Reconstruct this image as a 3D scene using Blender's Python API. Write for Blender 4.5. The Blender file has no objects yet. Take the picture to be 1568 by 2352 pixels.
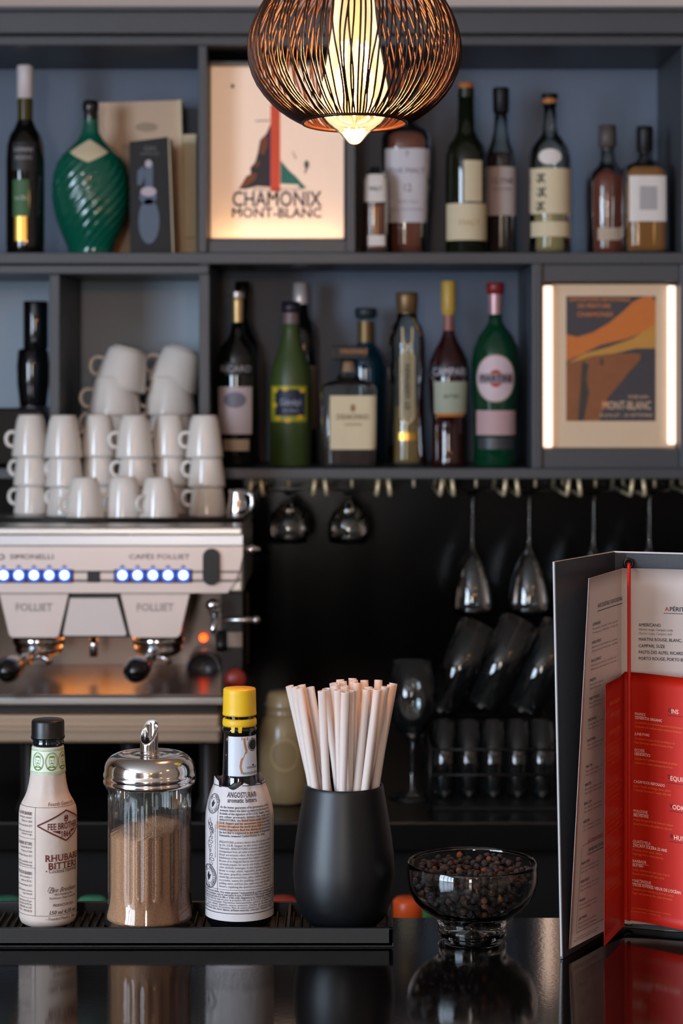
import bpy, bmesh, math, random
from mathutils import Vector, Matrix
from mathutils.geometry import tessellate_polygon

random.seed(7)
PI = math.pi
SC = bpy.context.scene
COL = SC.collection

# ------------------------------------------------------------------ camera, light, exposure
FPX, CX, HY, CAMZ = 4900.0, 784.0, 850.0, 1.53      # focal length in px, centre column, horizon row, eye height

cam = bpy.data.cameras.new('camera')
cam.sensor_fit = 'VERTICAL'; cam.sensor_height = 36.0; cam.sensor_width = 24.0
cam.lens = 75.0
cam.shift_y = -(1176.0 - HY) / 2352.0
cam.clip_start = 0.05
cam.dof.use_dof = True; cam.dof.focus_distance = 1.60; cam.dof.aperture_fstop = 11.5
cam_o = bpy.data.objects.new('camera', cam); COL.objects.link(cam_o)
cam_o.location = (0, 0, CAMZ); cam_o.rotation_euler = (PI / 2, 0, 0)
SC.camera = cam_o

SC.view_settings.view_transform = 'Standard'
SC.view_settings.look = 'None'
SC.view_settings.gamma = 1.0
SC.view_settings.use_curve_mapping = False
SC.view_settings.exposure = 0.22
cy = SC.cycles
cy.use_denoising = True
cy.use_adaptive_sampling = True; cy.adaptive_threshold = 0.03; cy.adaptive_min_samples = 16
cy.max_bounces = 8; cy.diffuse_bounces = 3; cy.glossy_bounces = 4
cy.transmission_bounces = 8; cy.transparent_max_bounces = 24
cy.caustics_reflective = False; cy.caustics_refractive = True
cy.sample_clamp_indirect = 4.0; cy.sample_clamp_direct = 30.0
cy.blur_glossy = 0.4

W = bpy.data.worlds.new('world'); SC.world = W; W.use_nodes = True
W.node_tree.nodes['Background'].inputs[0].default_value = (0.62, 0.78, 1.0, 1)
W.node_tree.nodes['Background'].inputs[1].default_value = 0.6

def area_light(name, loc, aim, sx, sy, power, col):
    l = bpy.data.lights.new(name, 'AREA'); l.shape = 'RECTANGLE'; l.size = sx; l.size_y = sy
    l.energy = power; l.color = col
    o = bpy.data.objects.new(name, l); COL.objects.link(o); o.location = loc
    o.rotation_euler = (Vector(aim) - Vector(loc)).to_track_quat('-Z', 'Y').to_euler()
    return o
# daylight in the window openings of the room behind and beside the camera
area_light('daylight_side_window', (-2.58, -0.9, 1.75), (2.0, -0.9, 1.75), 2.3, 1.5, 220, (0.66, 0.81, 1.0))
area_light('daylight_rear_window', (-0.5, -3.58, 1.75), (-0.5, 2.0, 1.75), 0.40, 1.3, 46, (1.0, 0.92, 0.86))

# ------------------------------------------------------------------ small toolkit
def P(px, py, d):
    return Vector(((px - CX) * d / FPX, d, CAMZ + (HY - py) * d / FPX))
def X(px, d): return (px - CX) * d / FPX
def Zp(py, d): return CAMZ + (HY - py) * d / FPX
def S(px, d): return px * d / FPX
def lin(c):
    c = c / 255.0
    return c / 12.92 if c <= 0.04045 else ((c + 0.055) / 1.055) ** 2.4
def rgb(c): return (lin(c[0]), lin(c[1]), lin(c[2]), 1.0)

MATS = {}
def M(name, col, rough=0.5, metal=0.0, noise=0.06, scale=30.0, bump=0.0, bscale=None, emit=None, estr=0.0,
      coat=0.0, trans=0.0, ior=1.45, spec=0.5, stretch=None, subsurf=0.0):
    if name in MATS: return MATS[name]
    m = bpy.data.materials.new(name); m.use_nodes = True
    nt = m.node_tree; b = nt.nodes['Principled BSDF']
    tc = nt.nodes.new('ShaderNodeTexCoord')
    mp = nt.nodes.new('ShaderNodeMapping'); nt.links.new(tc.outputs['Object'], mp.inputs[0])
    if stretch: mp.inputs['Scale'].default_value = stretch
    nz = nt.nodes.new('ShaderNodeTexNoise'); nz.inputs['Scale'].default_value = scale
    nz.inputs['Detail'].default_value = 4
    nt.links.new(mp.outputs[0], nz.inputs['Vector'])
    c = rgb(col)
    mx = nt.nodes.new('ShaderNodeMix'); mx.data_type = 'RGBA'
    mx.inputs['A'].default_value = tuple(v * (1 - noise) for v in c[:3]) + (1,)
    mx.inputs['B'].default_value = tuple(min(1, v * (1 + noise)) for v in c[:3]) + (1,)
    nt.links.new(nz.outputs['Fac'], mx.inputs['Factor'])
    nt.links.new(mx.outputs['Result'], b.inputs['Base Color'])
    b.inputs['Roughness'].default_value = rough; b.inputs['Metallic'].default_value = metal
    b.inputs['Specular IOR Level'].default_value = spec
    b.inputs['IOR'].default_value = ior
    b.inputs['Coat Weight'].default_value = coat; b.inputs['Coat Roughness'].default_value = 0.04
    b.inputs['Transmission Weight'].default_value = trans
    if emit:
        b.inputs['Emission Color'].default_value = rgb(emit); b.inputs['Emission Strength'].default_value = estr
    if bump:
        n2 = nt.nodes.new('ShaderNodeTexNoise'); n2.inputs['Scale'].default_value = bscale or scale
        n2.inputs['Detail'].default_value = 3
        nt.links.new(mp.outputs[0], n2.inputs['Vector'])
        bp = nt.nodes.new('ShaderNodeBump'); bp.inputs['Strength'].default_value = bump
        bp.inputs['Distance'].default_value = 0.002
        nt.links.new(n2.outputs['Fac'], bp.inputs['Height']); nt.links.new(bp.outputs[0], b.inputs['Normal'])
    MATS[name] = m
    return m

def thin_glass(name, tint=(250, 252, 250), rough=0.02, ior=1.5, haze=0.0, hazecol=(200, 210, 215)):
    """thin wall: tinted see-through plus a fresnel reflection and an optional faint surface film"""
    if name in MATS: return MATS[name]
    m = bpy.data.materials.new(name); m.use_nodes = True
    nt = m.node_tree; nt.nodes.remove(nt.nodes['Principled BSDF']); out = nt.nodes['Material Output']
    tr = nt.nodes.new('ShaderNodeBsdfTransparent'); tr.inputs[0].default_value = rgb(tint)
    gl = nt.nodes.new('ShaderNodeBsdfGlossy'); gl.inputs['Roughness'].default_value = rough
    fr = nt.nodes.new('ShaderNodeFresnel'); fr.inputs['IOR'].default_value = ior
    tc = nt.nodes.new('ShaderNodeTexCoord'); nz = nt.nodes.new('ShaderNodeTexNoise'); nz.inputs['Scale'].default_value = 90
    nt.links.new(tc.outputs['Object'], nz.inputs['Vector'])
    bp = nt.nodes.new('ShaderNodeBump'); bp.inputs['Strength'].default_value = 0.02; bp.inputs['Distance'].default_value = 0.001
    nt.links.new(nz.outputs['Fac'], bp.inputs['Height']); nt.links.new(bp.outputs[0], gl.inputs['Normal'])
    mx = nt.nodes.new('ShaderNodeMixShader')
    base = tr
    if haze:
        df = nt.nodes.new('ShaderNodeBsdfDiffuse'); df.inputs[0].default_value = rgb(hazecol)
        m0 = nt.nodes.new('ShaderNodeMixShader'); m0.inputs[0].default_value = haze
        nt.links.new(tr.outputs[0], m0.inputs[1]); nt.links.new(df.outputs[0], m0.inputs[2]); base = m0
    nt.links.new(fr.outputs[0], mx.inputs[0]); nt.links.new(base.outputs[0], mx.inputs[1]); nt.links.new(gl.outputs[0], mx.inputs[2])
    nt.links.new(mx.outputs[0], out.inputs['Surface'])
    MATS[name] = m
    return m

def glow_shell(name, col, strength):
    """see-through shell with added emission, imitating an overexposed glow"""
    m = bpy.data.materials.new(name); m.use_nodes = True
    nt = m.node_tree; nt.nodes.remove(nt.nodes['Principled BSDF']); out = nt.nodes['Material Output']
    tr = nt.nodes.new('ShaderNodeBsdfTransparent'); tr.inputs[0].default_value = (0.9, 0.88, 0.85, 1)
    em = nt.nodes.new('ShaderNodeEmission'); em.inputs[0].default_value = rgb(col)
    tc = nt.nodes.new('ShaderNodeTexCoord'); nz = nt.nodes.new('ShaderNodeTexNoise'); nz.inputs['Scale'].default_value = 60
    mr = nt.nodes.new('ShaderNodeMapRange'); mr.inputs['To Min'].default_value = strength * 0.8; mr.inputs['To Max'].default_value = strength * 1.2
    nt.links.new(tc.outputs['Object'], nz.inputs['Vector']); nt.links.new(nz.outputs['Fac'], mr.inputs['Value']); nt.links.new(mr.outputs[0], em.inputs[1])
    ad = nt.nodes.new('ShaderNodeAddShader'); nt.links.new(tr.outputs[0], ad.inputs[0]); nt.links.new(em.outputs[0], ad.inputs[1])
    nt.links.new(ad.outputs[0], out.inputs['Surface'])
    return m

def emissive(name, col, strength):
    return M(name, col, 0.4, emit=col, estr=strength, noise=0.02)

BASE = {}
def thing(name, label, cat, base, group=None):
    o = bpy.data.objects.new(name, None); COL.objects.link(o)
    o.empty_display_size = 0.02
    o.location = base; o['label'] = label; o['category'] = cat
    if group: o['group'] = group
    BASE[o.name] = Vector(base)
    return o

def mesh_data(name, vf, mat, smooth=False, base=None):
    me = bpy.data.meshes.new(name)
    vs = [Vector(v) - base for v in vf[0]] if base is not None else vf[0]
    me.from_pydata([tuple(v) for v in vs], [], vf[1]); me.validate(verbose=False); me.update()
    if smooth:
        me.polygons.foreach_set('use_smooth', [True] * len(me.polygons))
    if mat: me.materials.append(mat)
    return me

def part(name, parent, vf, mat, smooth=False, label=None, local=False, kind=None):
    """vf in world coordinates unless local"""
    base = BASE[parent.name]
    me = mesh_data(name, vf, mat, smooth, None if local else base)
    o = bpy.data.objects.new(name, me); COL.objects.link(o); o.parent = parent
    BASE[o.name] = base
    if label: o['label'] = label
    if kind: o['kind'] = kind
    return o

def struct(name, vf, mat, smooth=False):
    me = mesh_data(name, vf, mat, smooth)
    o = bpy.data.objects.new(name, me); COL.objects.link(o); o['kind'] = 'structure'
    BASE[o.name] = Vector((0, 0, 0))
    return o

def solo(name, label, cat, vf, mat, base, group=None, smooth=True):
    base = Vector(base)
    me = mesh_data(name, vf, mat, smooth, base)
    o = bpy.data.objects.new(name, me); COL.objects.link(o); o.location = base
    o['label'] = label; o['category'] = cat
    if group: o['group'] = group
    BASE[o.name] = base
    return o

def copy_tree(o, parent=None):
    c = o.copy(); COL.objects.link(c); c.parent = parent
    BASE[c.name] = BASE.get(o.name, Vector((0, 0, 0)))
    for ch in list(o.children):
        copy_tree(ch, c)
    return c

# ---- shapes: every one returns (verts, faces)
def join(*vfs):
    V, F = [], []
    for v, f in vfs:
        n = len(V); V += [tuple(p) for p in v]; F += [tuple(i + n for i in q) for q in f]
    return V, F
def xform(vf, mat): return [mat @ Vector(v) for v in vf[0]], vf[1]
def shift(vf, off):
    off = Vector(off); return [Vector(v) + off for v in vf[0]], vf[1]

def box(x0, x1, y0, y1, z0, z1, bev=0.0, seg=2):
    bm = bmesh.new(); bmesh.ops.create_cube(bm, size=1.0)
    for v in bm.verts:
        v.co = Vector(((x0 + x1) / 2 + v.co.x * (x1 - x0), (y0 + y1) / 2 + v.co.y * (y1 - y0), (z0 + z1) / 2 + v.co.z * (z1 - z0)))
    if bev: bmesh.ops.bevel(bm, geom=list(bm.edges), offset=bev, segments=seg, affect='EDGES', profile=0.5)
    bm.verts.index_update()
    r = [v.co.copy() for v in bm.verts], [tuple(v.index for v in f.verts) for f in bm.faces]
    bm.free(); return r
def pbox(px0, px1, py0, py1, d0, d1, bev=0.0, seg=2):
    """box whose FRONT face (at depth d0) covers the given pixels"""
    return box(X(px0, d0), X(px1, d0), d0, d1, Zp(py1, d0), Zp(py0, d0), bev, seg)

def cross(a, n):
    if n == 2: return 1.0
    return (abs(math.cos(a)) ** n + abs(math.sin(a)) ** n) ** (-1.0 / n)

def lathe(prof, c=(0, 0, 0), seg=40, sq=2, flat=1.0, mod=None):
    """prof = [(r,z)...]; z absolute when c z is 0; sq = superellipse exponent; flat scales depth"""
    V, F, rings = [], [], []
    for r, z in prof:
        if r < 1e-6:
            rings.append([len(V)]); V.append(Vector((c[0], c[1], c[2] + z)))
        else:
            ids = []
            for k in range(seg):
                a = 2 * PI * k / seg
                rr = r * cross(a, sq) * (mod(a, z) if mod else 1.0)
                ids.append(len(V)); V.append(Vector((c[0] + rr * math.sin(a), c[1] - rr * math.cos(a) * flat, c[2] + z)))
            rings.append(ids)
    for A, B in zip(rings, rings[1:]):
        if len(A) == 1 and len(B) == 1: continue
        for k in range(seg):
            k2 = (k + 1) % seg
            if len(A) == 1: F.append((A[0], B[k2], B[k]))
            elif len(B) == 1: F.append((A[k], A[k2], B[0]))
            else: F.append((A[k], A[k2], B[k2], B[k]))
    return V, F

def tube(pts, r, seg=8, cap=True, radii=None):
    pts = [Vector(p) for p in pts]; V, F = [], []
    t0 = (pts[1] - pts[0]).normalized()
    up = Vector((0, 0, 1)) if abs(t0.z) < 0.9 else Vector((1, 0, 0))
    n = t0.cross(up).normalized()
    for i, p in enumerate(pts):
        t = (pts[min(i + 1, len(pts) - 1)] - pts[max(i - 1, 0)]).normalized()
        n = (n - t * n.dot(t)).normalized(); b = t.cross(n)
        rr = radii[i] if radii else r
        for k in range(seg):
            a = 2 * PI * k / seg
            V.append(p + (n * math.cos(a) + b * math.sin(a)) * rr)
    for i in range(len(pts) - 1):
        for k in range(seg):
            k2 = (k + 1) % seg
            F.append((i * seg + k, i * seg + k2, (i + 1) * seg + k2, (i + 1) * seg + k))
    if cap:
        F.append(tuple(range(seg))[::-1]); F.append(tuple((len(pts) - 1) * seg + k for k in range(seg)))
    return V, F

def sphere(c, r, seg=16, rings=10, sc=(1, 1, 1)):
    prof = [(r * math.sin(PI * i / rings), -r * math.cos(PI * i / rings)) for i in range(rings + 1)]
    V, F = lathe(prof, (0, 0, 0), seg)
    return [Vector((c[0] + v.x * sc[0], c[1] + v.y * sc[1], c[2] + v.z * sc[2])) for v in V], F

def prism(poly, fn0, fn1):
    """poly = 2D outline; fn0/fn1 map (x,y) to the front / back 3D points"""
    n = len(poly)
    V = [fn0(p) for p in poly] + [fn1(p) for p in poly]
    tris = tessellate_polygon([[Vector((p[0], p[1], 0)) for p in poly]])
    F = [tuple(t) for t in tris] + [tuple(n + i for i in t[::-1]) for t in tris]
    F += [(i, (i + 1) % n, n + (i + 1) % n, n + i) for i in range(n)]
    return V, F
def pprism(poly, d0, d1):
    """outline in pixels on the plane at depth d0, extruded straight back to depth d1"""
    def f0(p): return P(p[0], p[1], d0)
    def f1(p): q = P(p[0], p[1], d0); return Vector((q.x, d1, q.z))
    return prism(poly, f0, f1)

# ---- flat print: 2D meshes (lists of (x,y) and faces) laid on a surface by a mapping
def rect2(x0, y0, x1, y1, nx=1, ny=1):
    V = [(x0 + (x1 - x0) * i / nx, y0 + (y1 - y0) * j / ny) for j in range(ny + 1) for i in range(nx + 1)]
    F = [(j * (nx + 1) + i, j * (nx + 1) + i + 1, (j + 1) * (nx + 1) + i + 1, (j + 1) * (nx + 1) + i) for j in range(ny) for i in range(nx)]
    return V, F
def disc2(cx, cy, rx, ry=None, r0=0.0, seg=32, nr=3):
    ry = ry or rx; V, F = [], []
    for j in range(nr + 1):
        t = r0 + (1 - r0) * j / nr
        V += [(cx + rx * t * math.cos(2 * PI * k / seg), cy + ry * t * math.sin(2 * PI * k / seg)) for k in range(seg)]
    for j in range(nr):
        F += [(j * seg + k, j * seg + (k + 1) % seg, (j + 1) * seg + (k + 1) % seg, (j + 1) * seg + k) for k in range(seg)]
    return V, F
def poly2(pts):
    return list(pts), [tuple(t) for t in tessellate_polygon([[Vector((p[0], p[1], 0)) for p in pts]])]
def line2(pts, w, sub=0.004):
    V, F = [], []
    for (a, b) in zip(pts, pts[1:]):
        a, b = Vector(a), Vector(b); L = (b - a).length
        if L < 1e-9: continue
        n = max(1, int(L / sub)); t = (b - a) / L; q = Vector((-t.y, t.x)) * w / 2
        for i in range(n):
            p0, p1 = a + t * L * i / n, a + t * L * (i + 1) / n; k = len(V)
            V += [tuple(p0 - q), tuple(p1 - q), tuple(p1 + q), tuple(p0 + q)]; F.append((k, k + 1, k + 2, k + 3))
    return V, F
def put2(vf, x=0, y=0, s=1.0, rot=0.0):
    c, n = math.cos(rot), math.sin(rot)
    return [(x + s * (v[0] * c - v[1] * n), y + s * (v[0] * n + v[1] * c)) for v in vf[0]], vf[1]
def lay(vf, fn): return [fn(v[0], v[1]) for v in vf[0]], vf[1]

# glyphs of the built-in font, read once while the scene is still empty
CHARS = "ABCDEFGHIJKLMNOPQRSTUVWXYZabcdefghijklmnopqrstuvwxyz0123456789.,:;'-&/()%*+®•–éÉèÈàÀçœüäôûîêâ€«»’\"´"
GLY = {}
def load_glyphs():
    cu = bpy.data.curves.new('glyph', 'FONT'); ob = bpy.data.objects.new('glyph', cu); COL.objects.link(ob)
    cu.resolution_u = 2
    def grab(s):
        cu.body = s; bpy.context.view_layer.update()
        ev = ob.evaluated_get(bpy.context.evaluated_depsgraph_get()); me = ev.to_mesh()
        v = [(p.co.x, p.co.y) for p in me.vertices]; f = [tuple(q.vertices) for q in me.polygons]; ev.to_mesh_clear()
        return v, f
    ref = min(p[0] for p in grab('I')[0])
    H = max(p[1] for p in grab('H')[0])
    adv = {}
    for ch in CHARS + ' ':
        v, f = grab(ch + 'I')
        adv[ch] = (max(p[0] for p in v) - max(p[0] for p in grab('I')[0])) / H
    for bold in (0, 1):
        cu.offset = 0.013 if bold else 0.0
        for ch in CHARS:
            v, f = grab(ch)
            GLY[ch, bold] = ([(p[0] / H, p[1] / H) for p in v], f, adv[ch])
        GLY[' ', bold] = ([], [], adv[' '])
    for ch in 'MWmw':      # the outline offset breaks on these: thicken them by overprinting
        v, f, a = GLY[ch, 0]; n = len(v)
        GLY[ch, 1] = ([(x + o, y) for o in (-0.022, 0.0, 0.022) for x, y in v], [tuple(i + k * n for i in q) for k in range(3) for q in f], a)
    bpy.data.objects.remove(ob); bpy.data.curves.remove(cu)
load_glyphs()
SERIF = {}
def glyph(ch, bold=0, serif=False):
    if (ch, bold) not in GLY: ch = '-'
    v, f, a = GLY[ch, bold]
    if not serif: return v, f, a
    k = (ch, bold)
    if k not in SERIF:
        cnt = {}
        for q in f:
            for i in range(len(q)):
                e = tuple(sorted((q[i], q[(i + 1) % len(q)]))); cnt[e] = cnt.get(e, 0) + 1
        V, F = list(v), list(f)
        ys = [p[1] for p in v] or [0, 1]
        for (i, j), n in cnt.items():
            if n != 1: continue
            A, B = v[i], v[j]
            if abs(A[1] - B[1]) < 0.01 and 0.05 < abs(A[0] - B[0]) < 0.3:
                x0, x1 = min(A[0], B[0]) - 0.09, max(A[0], B[0]) + 0.09
                y0 = A[1]; h = 0.055
                if abs(y0 - min(ys)) < 0.02 or abs(y0) < 0.02: y1 = y0 + h
                elif abs(y0 - max(ys)) < 0.02 or abs(y0 - 0.75) < 0.08: y1 = y0 - h
                else: continue
                m = len(V); V += [(x0, y0), (x1, y0), (x1, y1), (x0, y1)]; F.append((m, m + 1, m + 2, m + 3))
        SERIF[k] = (V, F, a * 1.06)
    return SERIF[k]

def text2(s, h, x=0, y=0, bold=0, align='L', shear=0.0, track=1.0, serif=False, wx=1.0, width=None):
    """one line of print, cap height h; width justifies by squeezing or stretching"""
    V, F, pen = [], [], 0.0
    for ch in s:
        v, f, a = glyph(ch, bold, serif); n = len(V)
        V += [(pen + p[0] * wx, p[1]) for p in v]; F += [tuple(i + n for i in q) for q in f]
        pen += (a * wx) * track
    k = (width / (pen * h)) if (width and pen) else 1.0
    L = pen * h * k
    x0 = x - (L if align == 'R' else L / 2 if align == 'C' else 0)
    return [(x0 + (p[0] + p[1] * shear) * h * k, y + p[1] * h) for p in V], F

def fn_profile(prof):
    pr = sorted(((z, r) for r, z in prof))
    def R(z):
        if z <= pr[0][0]: return pr[0][1]
        for (a, ra), (b, rb) in zip(pr, pr[1:]):
            if a <= z <= b: return ra if b - a < 1e-9 else ra + (rb - ra) * (z - a) / (b - a)
        return pr[-1][1]
    return R
def wrap(c, R, off=0.0002, a0=0.0, sq=2, flat=1.0):
    """(u,v) -> point on a lathe: u = arc length from the front, v = world height"""
    def f(u, v):
        r = R(v)
        if sq == 2:
            a = a0 + u / r
            return Vector((c[0] + (r + off) * math.sin(a), c[1] - (r + off) * math.cos(a) * flat, v))
        w = max(-r * 0.999, min(r * 0.999, u))
        y = (r ** sq - abs(w) ** sq) ** (1.0 / sq)
        return Vector((c[0] + w, c[1] - (y * flat + off), v))
    return f

# ------------------------------------------------------------------ shared materials
m_shelf = M('shelf_paint', (72, 74, 78), 0.42, noise=0.08, scale=14)
m_shelfback = M('shelf_back_paint', (106, 118, 136), 0.6, noise=0.06, scale=9)
m_cream_wall = M('cream_wall', (226, 208, 196), 0.8, noise=0.04, scale=6)
m_black_wall = M('black_gloss_panel', (5, 6, 7), 0.16, noise=0.2, scale=8, spec=0.3)
m_counter = M('black_lacquer_counter', (9, 9, 10), 0.08, noise=0.25, scale=60, bump=0.012, bscale=400, ior=1.75)
m_steel = M('brushed_steel', (205, 200, 196), 0.30, metal=1.0, noise=0.08, scale=50, stretch=(0.2, 1, 6))
m_steel_sat = M('satin_steel', (214, 206, 202), 0.42, metal=0.85, noise=0.05, scale=30)
m_chrome = M('polished_chrome', (225, 225, 228), 0.08, metal=1.0, noise=0.03)
m_blackp = M('black_plastic', (11, 11, 12), 0.38, noise=0.2)
m_rubber = M('black_rubber', (13, 14, 16), 0.5, noise=0.15, scale=120)
m_white = M('glazed_white_china', (236, 228, 220), 0.14, noise=0.02, coat=0.4)
m_paper = M('white_label_paper', (232, 222, 214), 0.7, noise=0.05, scale=60)
m_creamp = M('cream_label_paper', (226, 208, 172), 0.7, noise=0.05, scale=60)
m_ink = M('dark_ink', (24, 24, 30), 0.7, noise=0.05)
m_gold = M('gold_foil', (206, 164, 78), 0.3, metal=0.8, noise=0.1)
m_darkglass = M('dark_bottle_glass', (12, 12, 10), 0.06, noise=0.1, coat=0.6)
m_greenglass = M('green_bottle_glass', (8, 58, 36), 0.08, noise=0.1, coat=0.6)
m_clear = thin_glass('clear_glass', (244, 248, 246))
m_clear_thin = thin_glass('stemware_glass', (242, 245, 245), ior=1.75, haze=0.012)
m_frost = thin_glass('smoky_glass', (150, 150, 146), haze=0.05)
m_wood = M('dark_cabinet_wood', (10, 9, 9), 0.5, noise=0.3, scale=10)

# ------------------------------------------------------------------ the room
ROOM_L, ROOM_R, REAR, BACK, CEIL = -2.55, 2.4, -3.55, 3.66, 2.75
m_floor = M('dark_floor_tiles', (44, 38, 34), 0.4, noise=0.3, scale=3)
m_ceiling = M('ceiling_paint', (214, 206, 198), 0.8, noise=0.03, scale=4)
m_roomwall = M('room_wall_paint', (150, 132, 116), 0.8, noise=0.08, scale=3)
struct('floor', box(ROOM_L, ROOM_R, REAR, BACK + 0.1, -0.1, 0.0), m_floor)
struct('ceiling', box(ROOM_L, ROOM_R, REAR, BACK + 0.1, CEIL, CEIL + 0.1), m_ceiling)
struct('wall_back', box(ROOM_L, ROOM_R, BACK, BACK + 0.1, 0, CEIL), m_cream_wall)
struct('wall_right', box(ROOM_R, ROOM_R + 0.1, REAR, BACK + 0.1, 0, CEIL), m_roomwall)
def wall_with_window(name, axis, pos, thick, a0, a1, w0, w1, z0, z1):
    segs = [(a0, w0, 0, CEIL), (w1, a1, 0, CEIL), (w0, w1, 0, z0), (w0, w1, z1, CEIL)]
    vf = []
    for s0, s1, zz0, zz1 in segs:
        vf.append(box(pos - thick, pos, s0, s1, zz0, zz1) if axis == 'x' else box(s0, s1, pos - thick, pos, zz0, zz1))
    return struct(name, join(*vf), m_roomwall)
wall_with_window('wall_left', 'x', ROOM_L, 0.03, REAR, BACK + 0.1, -2.07, 0.27, 0.98, 2.52)
wall_with_window('wall_rear', 'y', REAR, 0.03, ROOM_L, ROOM_R, -0.74, -0.26, 1.08, 2.42)
m_frame = M('window_frame_paint', (60, 58, 56), 0.5)
def window_frame(name, axis, pos, w0, w1, z0, z1, nx):
    o = struct(name, bar_frame(axis, pos, w0, w1, z0, z1), m_frame)
    for i in range(1, nx):
        t = w0 + (w1 - w0) * i / nx
        b = box(pos - 0.02, pos + 0.02, t - 0.018, t + 0.018, z0, z1) if axis == 'x' else box(t - 0.018, t + 0.018, pos - 0.02, pos + 0.02, z0, z1)
        part('mullion', o, b, m_frame)
    return o
def bar_frame(axis, pos, w0, w1, z0, z1, t=0.05):
    vf = []
    for a, b, c, d in ((w0, w0 + t, z0, z1), (w1 - t, w1, z0, z1), (w0, w1, z0, z0 + t), (w0, w1, z1 - t, z1)):
        vf.append(box(pos - 0.02, pos + 0.02, a, b, c, d) if axis == 'x' else box(a, b, pos - 0.02, pos + 0.02, c, d))
    return join(*vf)
window_frame('window_1', 'x', ROOM_L, -2.07, 0.27, 0.98, 2.52, 4)
window_frame('window_2', 'y', REAR, -0.74, -0.26, 1.08, 2.42, 2)

# ------------------------------------------------------------------ the bar counter in front
CT = CAMZ - 0.426                                    # counter top height
counter = thing('bar_counter', 'black glossy bar counter mirroring the bottles', 'counter', (0, 1.3, 0))
part('counter_top', counter, box(-1.6, 1.6, 0.95, 1.662, CT - 0.045, CT, 0.003), m_counter)
part('front_panel', counter, box(-1.58, 1.58, 1.05, 1.60, 0, CT - 0.045), m_wood)

# ------------------------------------------------------------------ the back bar: shelves
DF, DB = 3.35, 3.62
def shelf_z(py): return Zp(py, DF)
Z_UP, Z_MID = shelf_z(580), shelf_z(1076)
WT = 0.92                                             # worktop height
shelf = thing('shelf_unit', 'dark grey painted wall shelf holding bottles and framed pictures', 'shelf', (0, DF, Z_MID))
LX, RX = X(-420, DF), X(2000, DF)
part('back_panel', shelf, box(LX, RX, DB, DB + 0.02, Z_MID - 0.012, shelf_z(30)), m_shelfback)
def board(name, x0, x1, y0, y1, d0=DF, d1=DB, bev=0.0015):
    return part(name, shelf, box(X(x0, DF), X(x1, DF), d0, d1, shelf_z(y1), shelf_z(y0), bev), m_shelf)
board('cornice', -420, 2000, 30, 82, DF - 0.025)
board('cornice_lip', -420, 2000, 24, 34, DF - 0.04)
board('top_board', -420, 2000, 82, 104)
board('shelf_board', -420, 2000, 580, 606)
board('shelf_board', -420, 480, 610, 630, DF - 0.012)
board('shelf_board', 520, 2000, 1076, 1100)
board('shelf_board', -420, 520, 1076, 1100)
board('upright', 455, 475, 104, 580)
board('upright', 796, 816, 104, 580)
board('upright', 1567, 1590, 104, 580)
board('upright', 113, 137, 630, 1076)
board('upright', 457, 481, 606, 1076)
board('upright', 1222, 1244, 606, 1076)
board('upright', 1562, 1586, 606, 1076)
board('upright', -400, -380, 104, 1076)
board('picture_ledge', 475, 796, 550, 580, DF + 0.01)
board('picture_ledge', 1244, 1562, 1032, 1076, DF + 0.008)
board('picture_rail', 1244, 1562, 606, 646, DF + 0.008)
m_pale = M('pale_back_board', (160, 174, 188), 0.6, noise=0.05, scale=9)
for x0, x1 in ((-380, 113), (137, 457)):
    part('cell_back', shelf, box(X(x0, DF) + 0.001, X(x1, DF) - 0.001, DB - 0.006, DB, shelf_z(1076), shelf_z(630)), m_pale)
# low wall below the shelves, worktop and base cupboards
struct('wall_backsplash', box(LX, RX, DB, DB + 0.03, WT - 0.02, Z_MID - 0.012), m_black_wall)
worktop = thing('back_worktop', 'dark worktop along the back bar under the hanging glasses', 'worktop', (0, 2.9, 0))
part('top_slab', worktop, box(LX, RX, 2.88, DB, WT - 0.04, WT, 0.003), M('dark_worktop', (13, 12, 12), 0.32, noise=0.2))
for k in range(5):
    x0 = LX + 0.02 + k * (RX - LX - 0.04) / 5; x1 = LX + 0.02 + (k + 1) * (RX - LX - 0.04) / 5
    dr = part('cupboard_door', worktop, box(x0 + 0.003, x1 - 0.003, 2.93, 2.95, 0.1, WT - 0.045, 0.003), m_wood)
    part('handle', dr, tube([(x1 - 0.06, 2.915, 0.62), (x1 - 0.06, 2.905, 0.63), (x1 - 0.06, 2.905, 0.75), (x1 - 0.06, 2.915, 0.76)], 0.005, 8), m_steel, True)
part('carcass', worktop, box(LX + 0.01, RX - 0.01, 2.95, DB, 0.0, WT - 0.04), m_wood)

# ------------------------------------------------------------------ bar mat under the bottles
MZ = CAMZ - 0.4185                                    # level the bottles stand on
D0 = 1.615                                            # depth of the row of bottles
mat_x0, mat_x1, mat_f, mat_b = -0.30, X(903, 1.575), 1.575, 1.657
bm_ = thing('bar_mat', 'long black rubber bar mat with nubs on the counter', 'bar mat', ((mat_x0 + mat_x1) / 2, 1.615, CT))
zr = CAMZ - 0.4121
t_ = 0.004
part('base_sheet', bm_, box(mat_x0, mat_x1, mat_f, mat_b, CT + 0.0003, CT + 0.003), m_rubber)
part('rim', bm_, join(box(mat_x0, mat_x1, mat_f, mat_f + t_, CT + 0.0003, zr, 0.0008),
                      box(mat_x0, mat_x1, mat_b - t_, mat_b, CT + 0.0003, zr, 0.0008),
                      box(mat_x1 - t_, mat_x1, mat_f, mat_b, CT + 0.0003, zr, 0.0008),
                      box(mat_x0, mat_x0 + t_, mat_f, mat_b, CT + 0.0003, zr, 0.0008)), m_rubber)
nub = lathe([(0.0013, CT + 0.003), (0.0011, MZ - 0.0008), (0.0006, MZ), (0, MZ)], seg=6)
vf = []
nx = int((mat_x1 - mat_x0 - 0.012) / 0.0062)
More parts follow.
